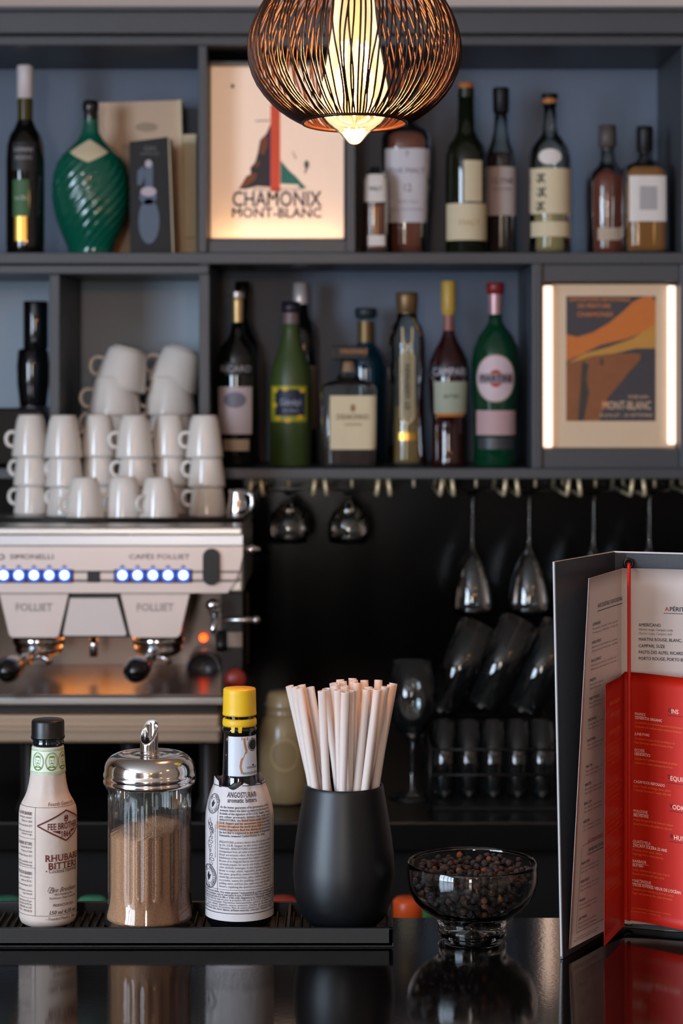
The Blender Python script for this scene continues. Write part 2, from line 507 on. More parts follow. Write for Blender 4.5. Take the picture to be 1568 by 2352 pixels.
for i in range(nx):
    for j in range(17):
        vf.append(shift(nub, (mat_x0 + 0.009 + i * 0.0062, mat_f + 0.0085 + j * 0.0041, 0)))
part('nub', bm_, join(*vf), m_rubber, True, kind='stuff')
for k in range(5):
    xx = mat_x1 - 0.078 - k * 0.12
    part('divider_rib', bm_, box(xx - 0.001, xx + 0.001, mat_f + 0.004, mat_b - 0.004, CT + 0.003, zr - 0.001), m_rubber)

def pxprof(lst, d): return [(S(h, d), Zp(y, d)) for h, y in lst]

# ------------------------------------------------------------------ rhubarb bitters bottle
def rhubarb_bottle():
    d = D0; cx = X(110, d); c = (cx, d, 0)
    t = thing('bitters_bottle', 'small paper-wrapped rhubarb bitters bottle with black cap and green neck band', 'bottle', (cx, d, MZ))
    m_wrap = M('wrapping_paper', (198, 180, 168), 0.62, noise=0.05, scale=80, bump=0.35, bscale=70)
    body = pxprof([(35.3, 1712), (36.5, 1730), (39.5, 1773), (42, 1795), (47, 1817), (53, 1830), (60, 1842), (64, 1851), (66, 1862), (66.5, 1900),
                   (66.5, 2000), (66, 2080), (65.5, 2100), (62, 2112)], d)
    body = [(0, MZ), (S(52, d), MZ + 0.0003), (S(60, d), MZ + 0.002)] + body[::-1]
    R = fn_profile(body)
    zsh, zn = Zp(1855, d), Zp(1780, d)
    rnd = random.Random(3)
    ph = [rnd.uniform(0, 6.28) for _ in range(8)]
    def crease(a, z):
        k = max(0.0, min(1.0, (z - zsh) / 0.012)) * max(0.0, min(1.0, (zn + 0.006 - z) / 0.01))
        f = 0.018 * math.sin(5 * a + ph[0]) + 0.014 * math.sin(9 * a + ph[1]) + 0.010 * abs(math.sin(7 * a + ph[2]))
        b = max(0.0, min(1.0, (MZ + 0.008 - z) / 0.007))
        return 1 + k * f + 0.012 * b * math.sin(6 * a + ph[3])
    dense = []
    zs = [MZ + 0.002 + (Zp(1712, d) - MZ - 0.002) * i / 90 for i in range(91)]
    dense = [(0, MZ), (S(52, d), MZ + 0.0003)] + [(R(z), z) for z in zs] + [(S(30, d), Zp(1711, d))]
    wrapper = part('paper_wrapper', t, lathe(dense, c, 96, mod=crease), m_wrap, True)
    part('glass_neck', t, lathe(pxprof([(30, 1716), (33, 1711), (36.5, 1708), (37, 1703), (35, 1700), (36.5, 1697), (36, 1694), (30, 1693)], d), c, 40),
         M('dark_teal_glass', (8, 22, 26), 0.06, coat=0.5), True)
    def ribs(a, z): return 1 + 0.006 * (1 if math.sin(60 * a) > 0 else -1)
    capp = pxprof([(30, 1694), (38.5, 1694.5), (38.8, 1690), (37.6, 1688), (37.4, 1658), (36.5, 1654), (34, 1652), (0, 1652)], d)
    part('screw_cap', t, lathe(capp, c, 120, mod=lambda a, z: ribs(a, z) if Zp(1687, d) > z > Zp(1659, d) else 1), m_blackp, True)
    # neck band with green cameo portraits
    W0 = wrap(c, R, 0.00035)
    def W(off): return wrap(c, R, off)
    z0, z1 = Zp(1772, d), Zp(1713, d)
    half = PI * S(37, d)
    nb = part('neck_band', t, lay(rect2(-half, z0, half, z1, 48, 4), W(0.0004)), M('pale_green_band', (214, 220, 200), 0.45, noise=0.04), True)
    m_gr = M('green_ink', (104, 132, 52), 0.6)
    ink = []
    for y in (1716, 1719, 1767, 1770):
        ink.append(line2([(-half, Zp(y, d)), (half, Zp(y, d))], 0.00035))
    for px in (-58, -18.5, 13.5, 43, 75):
        u, v = S(px, d), Zp(1743, d); rx, ry = S(14.5, d), S(21, d)
        ink.append(disc2(u, v, rx, ry, 0.93, nr=1)); ink.append(disc2(u, v, rx * 0.84, ry * 0.87, 0.96, nr=1))
        s = S(1, d); fc = 1 if px < 0 else -1
        ink.append(poly2([(u - 11 * s, v - 15 * s), (u - 4 * s, v - 9 * s), (u, v - 12 * s), (u + 4 * s, v - 9 * s), (u + 11 * s, v - 15 * s), (u + 6 * s, v - 19 * s), (u - 6 * s, v - 19 * s)]))   # coat
        ink.append(poly2([(u - 6.5 * s, v + 6 * s), (u - 5.5 * s, v + 12 * s), (u, v + 14 * s), (u + 6 * s, v + 12 * s), (u + 6.8 * s, v + 5 * s), (u + 5 * s, v + 8.5 * s), (u - 4.5 * s, v + 9 * s)]))  # hair
        ink.append(poly2([(u - 4 * s, v - 3.5 * s), (u, v - 1.5 * s), (u + 4 * s, v - 3.5 * s), (u, v - 5 * s)]))    # moustache
        ink += [disc2(u - 2.6 * s, v + 3.5 * s, 1.3 * s, 0.8 * s, nr=1, seg=8), disc2(u + 2.6 * s, v + 3.5 * s, 1.3 * s, 0.8 * s, nr=1, seg=8)]
        ink.append(line2([(u - 6.5 * s, v + 6 * s), (u - 5.5 * s, v - 5 * s), (u, v - 9 * s), (u + 5.5 * s, v - 5 * s), (u + 6.5 * s, v + 6 * s)], 0.7 * s))
        ink.append(line2([(u + fc * 0.5 * s, v + 3 * s), (u + fc * 1.6 * s, v - 0.5 * s)], 0.8 * s))
    part('cameo_print', nb, lay(join(*[([(a, b, 0) for a, b in q[0]], q[1]) for q in ink]), lambda u, v: W(0.0007)(u, v)), m_gr)
    # printed front: u measured from the front line; the diamond sits to the right
    m_ox = M('oxblood_ink', (96, 26, 20), 0.6)
    s = S(1, d)
    def arc(px):   # pixel column -> arc length on the body
        q = max(-0.999, min(0.999, (px - 110) / 66.5)); return math.asin(q) * S(66.5, d)
    def Zc(py, px=110):    # row on the near surface -> height
        q = max(-0.99, min(0.99, (px - 110) / 66.5)); dd = d - math.cos(math.asin(q)) * S(66.5, d); return Zp(py, dd)
    A, B = [], []
    uc = arc(157.0); uL = arc(90); far = PI * S(66.5, d)
    A.append(line2([(-far * 0.9, Zc(1856, 92)), (far * 0.9, Zc(1856, 92))], 0.8 * s))
    A.append(line2([(-far * 0.9, Zc(2104, 92)), (far * 0.9, Zc(2104, 92))], 0.8 * s))
    A.append(line2([(uL, Zc(1856, 92)), (uL, Zc(2104, 92))], 0.8 * s))
    for y in (1927, 1994, 2064): A.append(line2([(-far * 0.9, Zc(y, 88)), (uL, Zc(y, 88))], 0.7 * s))
    dw, dt, dm, db = uc - arc(95), Zc(1861, 157), Zc(1897, 97), Zc(1930, 157)
    B.append(line2([(uc - dw, dm), (uc, dt), (uc + dw, dm), (uc, db), (uc - dw, dm)], 3.2 * s, 0.002))
    B.append(text2('FEE BROTHERS', 14 * s, uc, Zc(1904, 150), 1, 'C', width=dw * 1.32))
    B.append(poly2([(uc - dw * 0.52, Zc(1907, 150)), (uc - dw * 0.22, Zc(1907, 150)), (uc - dw * 0.22, Zc(1915, 150))]))
    B.append(poly2([(uc + dw * 0.52, Zc(1907, 150)), (uc + dw * 0.22, Zc(1907, 150)), (uc + dw * 0.22, Zc(1915, 150))]))
    B.append(text2('1864', 13 * s, uc, Zc(1922, 150), 1, 'C', serif=True, width=dw * 0.42))
    e = (uc, Zc(1879, 155))
    B += [disc2(e[0], e[1] + 4 * s, 5 * s, 3 * s, 0.45, nr=1, seg=14), disc2(e[0], e[1] - 4 * s, 5 * s, 4 * s, 0.5, nr=1, seg=14), line2([(e[0] - 5 * s, e[1]), (e[0] + 5 * s, e[1] + 1 * s)], 2.2 * s), line2([(e[0] + 3 * s, e[1] - 7 * s), (e[0] + 5 * s, e[1] + 6 * s)], 1.8 * s)]
    B.append(text2('RHUBARB', 14.5 * s, uc - 2 * s, Zc(1977, 145), 1, 'C', serif=True, width=arc(157) * 0 + 96 * s))
    B.append(text2('BITTERS', 14.5 * s, uc - 2 * s, Zc(1995, 145), 1, 'C', serif=True, width=82 * s))
    A.append(text2('• Cocktail Flavoring •', 8.5 * s, uc - 2 * s, Zc(2004, 142), 0, 'C', serif=True, width=93 * s))
    A.append(text2('Fourth Generation', 7.5 * s, uc - 6 * s, Zc(1852, 140), 0, 'C', serif=True, width=76 * s))
    A.append(text2('Fee Brothers', 10 * s, uc - 4 * s, Zc(2048, 145), 0, 'C', shear=0.5, width=74 * s, serif=True))
    A.append(line2([(uc - 44 * s, Zc(2046, 145)), (uc - 40 * s, Zc(2036, 145)), (uc - 30 * s, Zc(2038, 145)), (uc - 34 * s, Zc(2050, 145)), (uc - 42 * s, Zc(2048, 145))], 0.9 * s))
    for y, tx, w in ((2056, '453 Portland Ave', 50), (2064, 'Rochester, New York USA', 72)): A.append(text2(tx, 5 * s, uc - 4 * s, Zc(y, 145), 0, 'C', serif=True, width=w * s))
    A.append(text2('PRODUCT OF U.S.A.', 5.5 * s, uc - 4 * s, Zc(2081, 145), 1, 'C', width=56 * s))
    A.append(text2('150 ml 4,5% vol', 8.5 * s, uc - 4 * s, Zc(2099, 145), 1, 'C', shear=0.25, serif=True, width=76 * s))
    A.append(text2('– Founded March 5, 1864 –', 6.5 * s, uc - 6 * s, Zc(2113, 140), 0, 'C', serif=True, width=84 * s))
    for y, tx, w, b in ((1873, 'A LA RHUBARBE', 52, 1), (1881, 'bitter pour cocktails*', 44, 0), (1890, 'Made in USA', 34, 0), (1900, 'à consommer avant février 2017', 56, 0), (1913, 'eau, alcool, arômes naturels et', 56, 0), (1919, 'colorant rouge', 34, 0),
                        (1942, 'RHABARBER BITTERS', 56, 1), (1950, 'Cocktail Bitters*', 40, 0), (1959, 'Product of USA', 36, 0), (1969, 'mind. haltbar Februar 2017', 52, 0), (1983, 'Alkohol, natürliche und', 52, 0), (1990, 'Farbstoffe, Konservierungs', 54, 0),
                        (2010, 'BITTER DE RUIBARBO', 58, 1), (2018, 'para cocteles •', 42, 0), (2027, 'hecho en EE.UU.', 36, 0), (2037, 'consumir antes de febrero 2017', 56, 0), (2049, 'agua, alcohol, aromas y colorante', 56, 0), (2056, 'rojo natural', 30, 0),
                        (2073, '* Importé dans la CE par:', 52, 0), (2080, '* Imported in the EU by:', 52, 0), (2088, 'L. DIRAGER de LAT', 50, 0), (2096, 'D-75019 - IMPORTE', 54, 0)):
        A.append(text2(tx, (6.6 if b else 4.8) * s, uL - 8 * s, Zc(y, 84), b, 'R', serif=bool(b), width=w * s))
    def flat(q): return join(*[([(a, b, 0) for a, b in r[0]], r[1]) for r in q])
    part('small_print', wrapper, lay(flat(A), W(0.0004)), M('brown_ink', (70, 40, 34), 0.7))
    part('logo_print', wrapper, lay(flat(B), W(0.00045)), m_ox)
rhubarb_bottle()

# ------------------------------------------------------------------ sugar dispenser
def sugar_dispenser():
    d = D0; cx = X(343.5, d); c = (cx, d, 0)
    t = thing('sugar_dispenser', 'fluted glass sugar dispenser with chrome pouring lid half full of brown sugar', 'sugar dispenser', (cx, d, MZ))
    body = [(0, MZ + 0.004), (S(78, d), MZ + 0.0035), (S(92, d), MZ + 0.001), (S(99, d), MZ), (S(103, d), MZ + 0.0015), (S(104, d), MZ + 0.004)] + \
        pxprof([(102.5, 2097), (99, 2083), (96.5, 2070), (95, 2058), (95, 1990), (95, 1900), (95, 1830), (95.5, 1816), (100, 1806), (104, 1800), (104, 1786)], d)
    zf0, zf1 = Zp(2060, d), Zp(1822, d)
    def flute(a, z):
        if not (zf0 < z < zf1): return 1.0
        k = min(1, (z - zf0) / 0.004, (zf1 - z) / 0.004)
        return 1 + k * (0.026 * abs(math.cos(a * 11)) ** 1.6 - 0.020)
    dense = []
    for (r0, a0), (r1, a1) in zip(body, body[1:]):
        n = 6 if abs(a1 - a0) > 0.01 else 1
        dense += [(r0 + (r1 - r0) * i / n, a0 + (a1 - a0) * i / n) for i in range(n)]
    dense.append(body[-1])
    m_jar = thin_glass('dispenser_glass', (251, 253, 251), 0.03, 1.55, haze=0.02, hazecol=(220, 235, 230))
    inner = [(max(0, r - 0.0032), z + 0.002) for r, z in dense if z > MZ + 0.0032]
    g = part('glass_jar', t, lathe(dense, c, 264, mod=flute), m_jar, True)
    part('inner_wall', g, lathe([(r, z) for r, z in inner[1:] if z > Zp(1880, d)], c, 80), m_jar, True)
    # sugar
    m_sug = M('brown_sugar', (196, 138, 98), 0.75, noise=0.4, scale=900, bump=0.9, bscale=1100)
    Rj = fn_profile([(r, z) for r, z in inner[1:]])
    zt = Zp(1900, d)
    Rs = fn_profile([(max(0.001, r - 0.0019), z) for r, z in dense if z > MZ + 0.0012])
    prof = [(0, MZ + 0.0048)] + [(Rs(z), z) for z in [MZ + 0.005 + (zt - MZ - 0.005) * i / 24 for i in range(25)]]
    V, F = lathe(prof + [(Rj(zt) * 0.7, zt + 0.0006), (Rj(zt) * 0.35, zt + 0.001), (0, zt + 0.001)], c, 64)
    zmid = zt - 0.012
    V = [Vector((v.x, v.y, v.z + (max(0, v.z - zmid) / (zt - zmid)) * ((v.x - cx) * 0.10 + 0.0008 * math.sin(v.x * 300) + 0.12 * (v.y - d)))) for v in V]
    part('brown_sugar', t, (V, F), m_sug, True, kind='stuff')
    # lid: rolled collar, dome, flat top
    m_lid = M('lid_chrome', (214, 208, 204), 0.13, metal=1.0, noise=0.05, scale=20)
    lid = pxprof([(100, 1801), (104.5, 1799), (106.5, 1794), (105.5, 1789), (104, 1787), (105.5, 1784), (106.5, 1779), (105.5, 1774), (103.5, 1772), (103.5, 1764), (103, 1760), (101, 1752), (96, 1743), (88, 1736), (78, 1731.5), (64, 1730), (62, 1731.5), (24, 1732), (21.5, 1731), (21.5, 1729), (20, 1729)], d)
    part('chrome_lid', t, lathe(lid, c, 96), m_lid, True)
    # spout: slanted cut tube, open towards the camera and left
    r0, r1 = S(20.6, d), S(19.0, d); zb = Zp(1734, d); zhi, zlo = Zp(1652, d), Zp(1706, d)
    n = 48; V, F = [], []
    def top(a):   # high side at back right
        k = 0.5 + 0.5 * math.cos(a - math.radians(158))
        return zlo + (zhi - zlo) * k
    for r, low in ((r0, zb), (r1, zb)):
        for lev in range(7):
            for k in range(n):
                a = 2 * PI * k / n; z = low + (top(a) - low) * lev / 6
                V.append(Vector((cx - S(1, d) + r * math.sin(a), d - r * math.cos(a), z)))
    for s_ in range(2):
        for lev in range(6):
            for k in range(n):
                b = s_ * 7 * n + lev * n; k2 = (k + 1) % n
                q = (b + k, b + k2, b + n + k2, b + n + k); F.append(q if s_ == 0 else q[::-1])
    for k in range(n):
        k2 = (k + 1) % n; F.append((6 * n + k, 6 * n + k2, 13 * n + k2, 13 * n + k))
    part('spout', t, (V, F), m_lid, True)
sugar_dispenser()

# ------------------------------------------------------------------ aromatic bitters bottle with oversized paper
def aromatic_bottle():
    d = D0; cx = X(550, d); c = (cx, d, 0); s = S(1, d)
    t = thing('bitters_bottle', 'dark bitters bottle with yellow cap and oversized printed paper label', 'bottle', (cx, d, MZ))
    m_ag = M('near_black_glass', (10, 10, 13), 0.05, coat=0.5)
    g = [(0, MZ), (S(70, d), MZ + 0.0003), (S(74.5, d), MZ + 0.003)] + pxprof([(75, 2090), (75, 1900), (74.5, 1870), (72, 1850), (66, 1832), (56, 1815), (46, 1803), (41, 1795), (39.5, 1780), (37.5, 1720), (36.7, 1680), (39.5, 1677), (40, 1670), (36, 1667), (33, 1664), (33, 1645), (34, 1640), (30, 1630)], d)
    part('glass_bottle', t, lathe(g, c, 64), m_ag, True)
    m_y = M('yellow_cap_plastic', (220, 172, 26), 0.45, noise=0.22, scale=28)
    cap = pxprof([(33, 1641), (38.8, 1641), (39.2, 1637), (38.5, 1634), (37.3, 1583), (36, 1580.5), (0, 1580)], d)
    def ribs(a, z): return 1 + (0.011 * math.sin(46 * a) if Zp(1633, d) > z > Zp(1584, d) else 0)
    dense = [cap[0], cap[1], cap[2], cap[3]] + [(cap[3][0] + (cap[4][0] - cap[3][0]) * i / 6, cap[3][1] + (cap[4][1] - cap[3][1]) * i / 6) for i in range(1, 7)] + cap[5:]
    part('yellow_cap', t, lathe(dense, c, 280, mod=ribs), m_y, True)
    ring = part('tamper_ring', t, lathe(pxprof([(33, 1666), (38.6, 1665.5), (39.4, 1661), (39, 1653), (37.5, 1649), (33.5, 1648)], d), c, 64), m_y, True)
    for px in (-13, 3):
        a = math.asin(px / 39.0); w = 0.12
        vs = [Vector((cx + (S(40.2, d)) * math.sin(a + k * ww), d - S(40.2, d) * math.cos(a + k * ww), z)) for (z, ww) in ((Zp(1663, d), 1.0), (Zp(1677, d), 0.75)) for k in (-w, w)]
        vb = [Vector((cx + (v.x - cx) * 0.96, d + (v.y - d) * 0.96, v.z)) for v in vs]
        part('tab', ring, (vs + vb, [(0, 1, 3, 2), (5, 4, 6, 7), (0, 2, 6, 4), (1, 5, 7, 3), (2, 3, 7, 6)]), m_y)
    R = fn_profile(g)
    # neck label
    z0, z1 = Zp(1776, d), Zp(1686, d); Wn = wrap(c, R, 0.0003)
    nl = part('neck_label', t, lay(rect2(S(-26, d), z0, S(70, d), z1, 24, 4), Wn), M('grey_white_label', (196, 198, 206), 0.35, noise=0.05), True)
    Wn2 = wrap(c, R, 0.00045)
    fl = lambda q: join(*[([(a, b, 0) for a, b in r[0]], r[1]) for r in q])
    ik = [disc2(36 * s, Zp(1706, d), 15 * s, 15 * s, 0.9, nr=1), disc2(36 * s, Zp(1706, d), 12 * s, 12 * s, 0.0, nr=2), disc2(36 * s, Zp(1752, d), 3 * s, 2 * s, nr=1, seg=8)]
    ik += [text2('ORIGINAL', 4.5 * s, 34 * s, Zp(1759, d), 0, 'C', serif=True), text2('AROMATIC BITTERS', 5 * s, 34 * s, Zp(1776, d) + 4 * s, 0, 'C', serif=True, width=50 * s)]
    part('neck_print', nl, lay(fl(ik), Wn2), m_ink)
    m_stain = M('bitters_stain', (168, 112, 74), 0.5, noise=0.2)
    st = [line2([(12 * s, z1 - 0.001), (14 * s, Zp(1705, d)), (18 * s, Zp(1720, d)), (6 * s, Zp(1740, d)), (4 * s, Zp(1755, d)), (8 * s, Zp(1770, d))], 5 * s), line2([(6 * s, z1 - 0.0015), (34 * s, z1 - 0.002)], 7 * s)]
    part('drip_stain', nl, lay(fl(st), wrap(c, R, 0.0004)), m_stain)
    # paper: a loose collar that stands off the shoulder
    pz1 = Zp(1797, d); pz0 = Zp(2097, d)
    pr = [(S(78.5, d), pz0), (S(78.5, d), Zp(1990, d)), (S(78.5, d), Zp(1880, d)), (S(77.5, d), Zp(1860, d)), (S(73, d), Zp(1838, d)), (S(66, d), Zp(1815, d)), (S(60, d), pz1 - 0.001), (S(59, d), pz1 + 0.004)]
    Rp = fn_profile(pr)
    def crz(a, z):
        k = max(0, min(1, (z - Zp(1865, d)) / 0.02))
        j = sum(0.016 * max(0, 1 - abs((((a - q + PI) % (2 * PI)) - PI)) / 0.16) * sg for q, sg in ((0.32, 1.5), (0.55, -1.2), (-0.55, 1.2), (-1.1, 1.6), (0.95, 1.3), (1.25, -1.5), (2.0, 1), (2.8, 1), (-2.0, 1)))
        return 1 + k * j + 0.002 * math.sin(3 * a)
    def toph(a):
        w = (a + PI) % (2 * PI) - PI
        return pz1 + 0.0010 * math.sin(4 * w) + (0.0012 if 0.18 < w < 1.0 else 0) + (0.0042 if -1.35 < w < -0.85 or 1.05 < w < 1.5 or abs(w) > 2 else 0) + 0.0012 * math.sin(9 * w)
    n, m = 120, 46; V, F = [], []
    for j in range(m + 1):
        for k in range(n):
            a = 2 * PI * k / n; z = pz0 + (toph(a) - pz0) * j / m
            r = Rp(z) * crz(a, z); V.append(Vector((cx + r * math.sin(a), d - r * math.cos(a), z)))
    for j in range(m):
        for k in range(n):
            k2 = (k + 1) % n; F.append((j * n + k, j * n + k2, (j + 1) * n + k2, (j + 1) * n + k))
    m_np = M('thin_label_paper', (198, 188, 186), 0.6, noise=0.05, scale=60, bump=0.15, bscale=120)
    pap = part('paper_label', t, (V, F), m_np, True)
    def Wp(off):
        def f(u, v):
            a = u / S(78.5, d); r = Rp(v) * crz(a, v) + off
            return Vector((cx + r * math.sin(a), d - r * math.cos(a), v))
        return f
    def arc(px): q = max(-0.999, min(0.999, (px - 551) / 78.5)); return math.asin(q) * S(78.5, d)
    def Zc(py, px=551):
        q = max(-0.99, min(0.99, (px - 551) / 78.5)); return Zp(py, d - math.cos(math.asin(q)) * S(78.5, d))
    far = PI * S(78.5, d) * 0.95
    A, B = [], []
    ru = arc(562)                                      # centre of the printed column
    uL, uR = arc(504), arc(622)
    A += [line2([(uL, Zc(1838, 505)), (uL, Zc(2047, 505))], 0.8 * s), line2([(uR, Zc(1838, 620)), (uR, Zc(2040, 615))], 0.8 * s)]
    A += [line2([(-far, Zc(2045, 560)), (far, Zc(2045, 560))], 0.9 * s), line2([(-far, Zc(2099, 560)), (far, Zc(2099, 560))], 1.6 * s), line2([(-far, Zc(1812, 552)), (-0.10 * s, Zc(1812, 552))], 1.8 * s), line2([(12 * s, Zc(1809, 552)), (far, Zc(1809, 552))], 1.8 * s)]
    B.append(text2('ANGOSTURA®', 11 * s, ru, Zc(1834, 562), 1, 'C', serif=True, width=82 * s))
    B.append(text2('aromatic bitters', 9.5 * s, ru, Zc(1845, 562), 1, 'C', serif=True, width=78 * s))
    para1 = ['As the better guarantee of its genuineness of the', 'aromatic bitters the label on every bottle bears the', 'facsimile of the signature of Dr. J.G.B. Siegert. There', 'are other aromatic bitters but only one', 'ANGOSTURA, the brand name under which Dr.', 'J.G.B. Siegert and his successors have sold their', 'product throughout the world since 1830. It does not', 'contain Angostura Bark but derives its name from', 'the fact that it originated in the town of Angostura,', 'Venezuela, renamed Ciudad Bolivar in 1846.']
    para2 = ['ANGOSTURA aromatic bitters was first made in 1824', 'by Dr. J.G.B. Siegert in the town of Angostura,', 'Venezuela. ANGOSTURA aromatic bitters may be', 'distinguished from all other aromatic bitters by its full', 'flavour and aromatic odour. At the principal International', 'Exhibitions it has received the highest recognition.', 'Because of its delightful flavour and aroma it has become', 'extremely popular for use in soft drinks, cocktails and', 'other alcoholic beverages. It also imparts an exquisite', 'flavour to soups, salads, vegetables, gravies, fish, meat,', 'fruit juices, grapefruit, mixed cut-fruits, mixed punch,', 'stewed figs, preserved fruits, jellies, sherbets, water ices,', 'ice-creams, sauces for puddings, hard sauces, plum', 'pudding, mince and fruit pies, apple sauce and all similar', 'desserts, regulating the quantity according to taste.']
    wcol = uR - uL - 8 * s
    for i, l in enumerate(para1):
        A.append(text2(l, 4.9 * s, uL + 5 * s, Zc(1858.5 + i * 7.15, 556), 1, 'L', serif=True, width=wcol * (0.86 if i == 9 else 1)))
    for i, l in enumerate(para2):
        A.append(text2(l, 4.7 * s, uL + 5 * s, Zc(1937.5 + i * 7.3, 556), 0, 'L', serif=True, width=wcol * (0.94 if i == 14 else 1)))
    foot = ['ANGOSTURA aromatic bitters. Pour mieux garantir l´authenticité de ce bitter aromatique, la signature', 'autres bitters aromatiques, mais un seul porte le nom d´ANGOSTURA, marque sous laquelle le Dr', 'Siegert, mais doit son nom à la ville où il fut créé: Angostura au Venezuela, rebaptisée Ciudad', 'bitters ANGOSTURA fut élaboré pour la première fois par le Dr J.G.B. Siegert à Angostura en', 'Venezuela. Dans les principales Expositions Internationales, grâce à son arôme et sa saveur', 'cocktails, soupes, salades, légumes, sauces, poissons, viandes, jus de fruits, macédoines', 'crèmes, gelées, compotes de pommes, flans et autres desserts. La quantité se règle selon', 'Ingrédients: alcool, eau, sucre, épices, arômes naturels, colorant: Caramel E 150a.']
    for i, l in enumerate(foot):
        A.append(text2(l, 4.5 * s, arc(474) - 6 * s, Zc(2053 + i * 5.7, 556), 1 if i in (0, 1, 2, 7) else 0, 'L', serif=True, width=(arc(628) - arc(474) + 10 * s) * (0.92 if i == 7 else 1)))
    def seal(u, v, r):
        q = [disc2(u, v, r, r, 0.93, nr=1), disc2(u, v, r * 0.86, r * 0.86, 0.97, nr=1), disc2(u, v, r * 0.60, r * 0.60, 0.95, nr=1)]
        q += [put2(text2(ch_, r * 0.2, 0, 0, 1, 'C'), u + r * 0.66 * math.cos(1.4 - n_ * 0.29), v + r * 0.66 * math.sin(1.4 - n_ * 0.29), 1, -0.17 - n_ * 0.29) for n_, ch_ in enumerate('ANGOSTURA BITTERS DR')]
        q += [poly2([(u - r * 0.1, v - r * 0.4), (u - r * 0.28, v), (u - r * 0.05, v + r * 0.42), (u + r * 0.08, v + r * 0.1), (u + r * 0.3, v + r * 0.2), (u + r * 0.12, v - r * 0.2)])]
        return q
    B += seal(arc(489), Zc(1846, 489), 22 * s) + seal(arc(484), Zc(2011, 484), 27 * s)
    # signature running upwards
    sx = arc(488); pts = []
    for i in range(320):
        q = i / 319.0
        pts.append((sx + s * (9 * math.sin(q * 62) * (0.35 + 0.65 * math.sin(q * 8 + 0.6) ** 2) + 3 * math.sin(q * 11)), Zc(1985, 488) + q * s * 98 + s * 5.5 * math.cos(q * 62)))
    B.append(line2(pts, 1.0 * s)); B.append(line2([(sx - 10 * s, Zc(1888, 488)), (sx + 10 * s, Zc(1912, 488))], 2 * s)); B.append(line2([(sx + 12 * s, Zc(1908, 488)), (sx - 4 * s, Zc(1878, 488))], 1.2 * s))
    A.append(put2(text2('Signature of the inventor and his successors', 3.4 * s, 0, 0, 0, 'L', width=76 * s), arc(500) , Zc(1970, 500), 1, PI / 2))
    A.append(put2(text2('by appointment manufacturers of aromatic bitters', 4 * s, 0, 0, 1, 'L', serif=True, width=110 * s), arc(627), Zc(1985, 620), 1, PI / 2))
    m_bi = M('blue_black_ink', (30, 32, 46), 0.65)
    part('text_print', pap, lay(fl(A), Wp(0.0003)), m_bi)
    part('title_print', pap, lay(fl(B), Wp(0.0003)), m_bi)
    # soaked-in orange stain: lighter paper tone patches on the sheet
    m_st2 = M('dried_stain_paper', (190, 152, 130), 0.7, noise=0.1, scale=50)
    sp = []
    for (x0, y0, x1, y1) in ((501, 1889, 606, 1907), (522, 1905, 604, 1913), (566, 1911, 596, 1919), (558, 1881, 608, 1890)):
        sp.append(rect2(arc(x0), Zc(y1, 556), arc(x1), Zc(y0, 556), 12, 2))
    part('paper_stain', pap, lay(fl(sp), Wp(0.00015)), m_st2)
aromatic_bottle()

